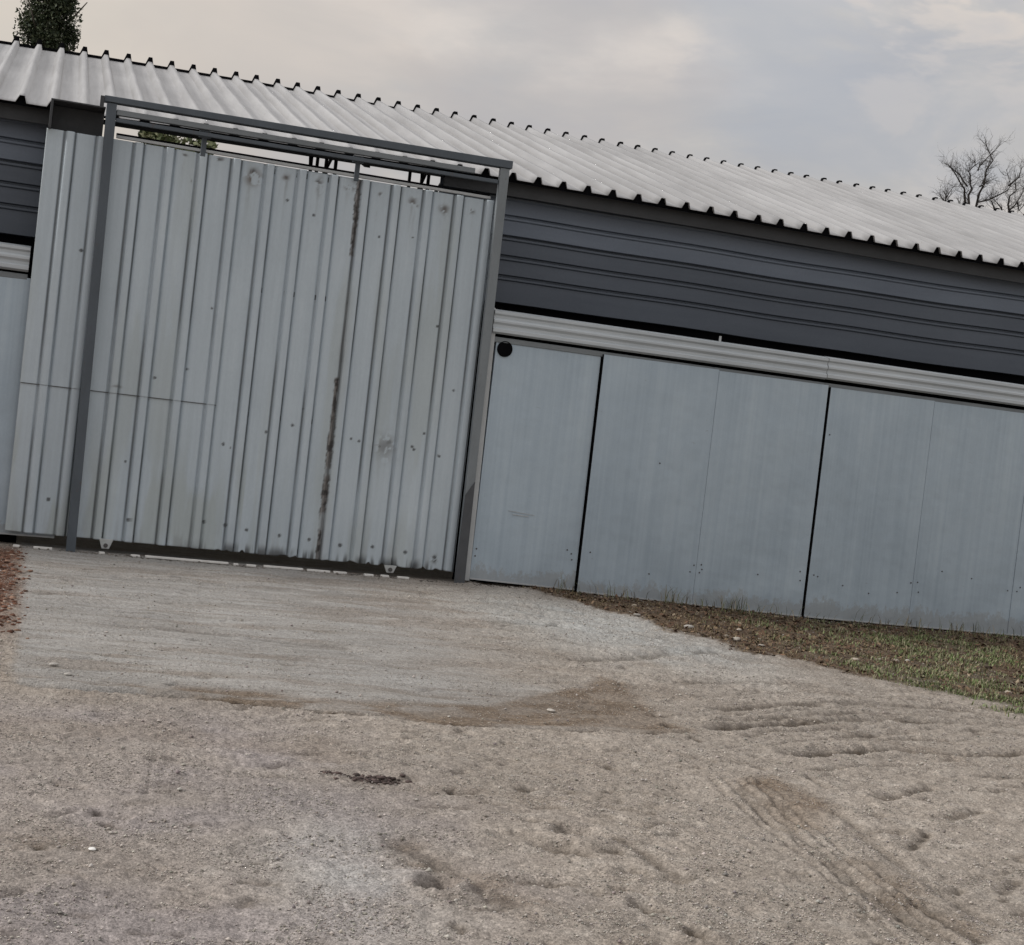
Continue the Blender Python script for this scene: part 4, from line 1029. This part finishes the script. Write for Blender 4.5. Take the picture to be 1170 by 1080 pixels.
warm = patch(grey, (-.05,.975,.215), 2, 13, (.60,.545,.48), .85)
warm = patch(warm, (.1265,.9664,.2239), 1, 7, (.53,.485,.45), .6)
warm = patch(warm, (.41,.8715,.2693), .5, 5, (.395,.415,.455), .55)
warm = patch(warm, (.4846,.8345,.2622), .3, 3.0, (.64,.57,.51), .6)
warm = patch(warm, (.475,.8555,.2064), .5, 5, (.40,.415,.45), .6)
warm = patch(warm, (.29,.9314,.2196), 1, 6, (.45,.425,.42), .6)
sep = wn('ShaderNodeSeparateXYZ'); t.links.new(tc.outputs['Generated'], sep.inputs[0])
def wmath(op, a, b, clamp=False):
    o = wn('ShaderNodeMath', operation=op, use_clamp=clamp)
    for i, v in ((0,a),(1,b)):
        if isinstance(v, bpy.types.NodeSocket): t.links.new(v, o.inputs[i])
        else: o.inputs[i].default_value = v
    return o.outputs[0]
# overcast sky is brighter overhead
zen = wmath('MULTIPLY_ADD', sep.outputs['Z'], .95); zen.node.inputs[2].default_value = .80
cloud = wmix(1.0, warm, (1,1,1), 'MULTIPLY')
bg2 = wn('ShaderNodeBackground'); t.links.new(cloud, bg2.inputs['Color']); t.links.new(zen, bg2.inputs['Strength'])
ms = wn('ShaderNodeMixShader'); t.links.new(wramp(wnoise(4.3, (1,1,3), 4, .5, (7,1,3)), [(.25,.9),(.6,1.0)]), ms.inputs[0])
t.links.new(bg1.outputs[0], ms.inputs[1]); t.links.new(bg2.outputs[0], ms.inputs[2])
wo = wn('ShaderNodeOutputWorld'); t.links.new(ms.outputs[0], wo.inputs['Surface'])

sd = bpy.data.lights.new('sun', 'SUN'); sd.energy = 2.3; sd.angle = R(10); sd.color = (1,.965,.92)
so = bpy.data.objects.new('sun', sd); COL.objects.link(so)
to_sun = Vector((math.sin(SUN_AZ)*math.cos(SUN_EL), math.cos(SUN_AZ)*math.cos(SUN_EL), math.sin(SUN_EL)))
so.rotation_euler = to_sun.to_track_quat('Z', 'Y').to_euler()
so.location = (-20, -20, 30)

# ------------------------------------------------------------ camera
cd = bpy.data.cameras.new('camera'); cam = bpy.data.objects.new('camera', cd); COL.objects.link(cam)
cd.sensor_width = 36; cd.sensor_fit = 'HORIZONTAL'; cd.lens = 55.1695
cd.clip_start = .05; cd.clip_end = 3000
r_, u_, b_ = Vector((0.949905,-0.291098,0.113766)), Vector((-0.101005,0.058547,0.993162)), Vector((-0.295768,-0.9549,0.026212))
mt = Matrix((r_, u_, b_)).transposed().to_4x4(); mt.translation = Vector((0,-12.5,1.31))
cam.matrix_world = mt
SC.camera = cam
SC.view_settings.view_transform = 'Standard'; SC.view_settings.look = 'None'
SC.view_settings.exposure = .18; SC.view_settings.gamma = 1; SC.view_settings.use_curve_mapping = False
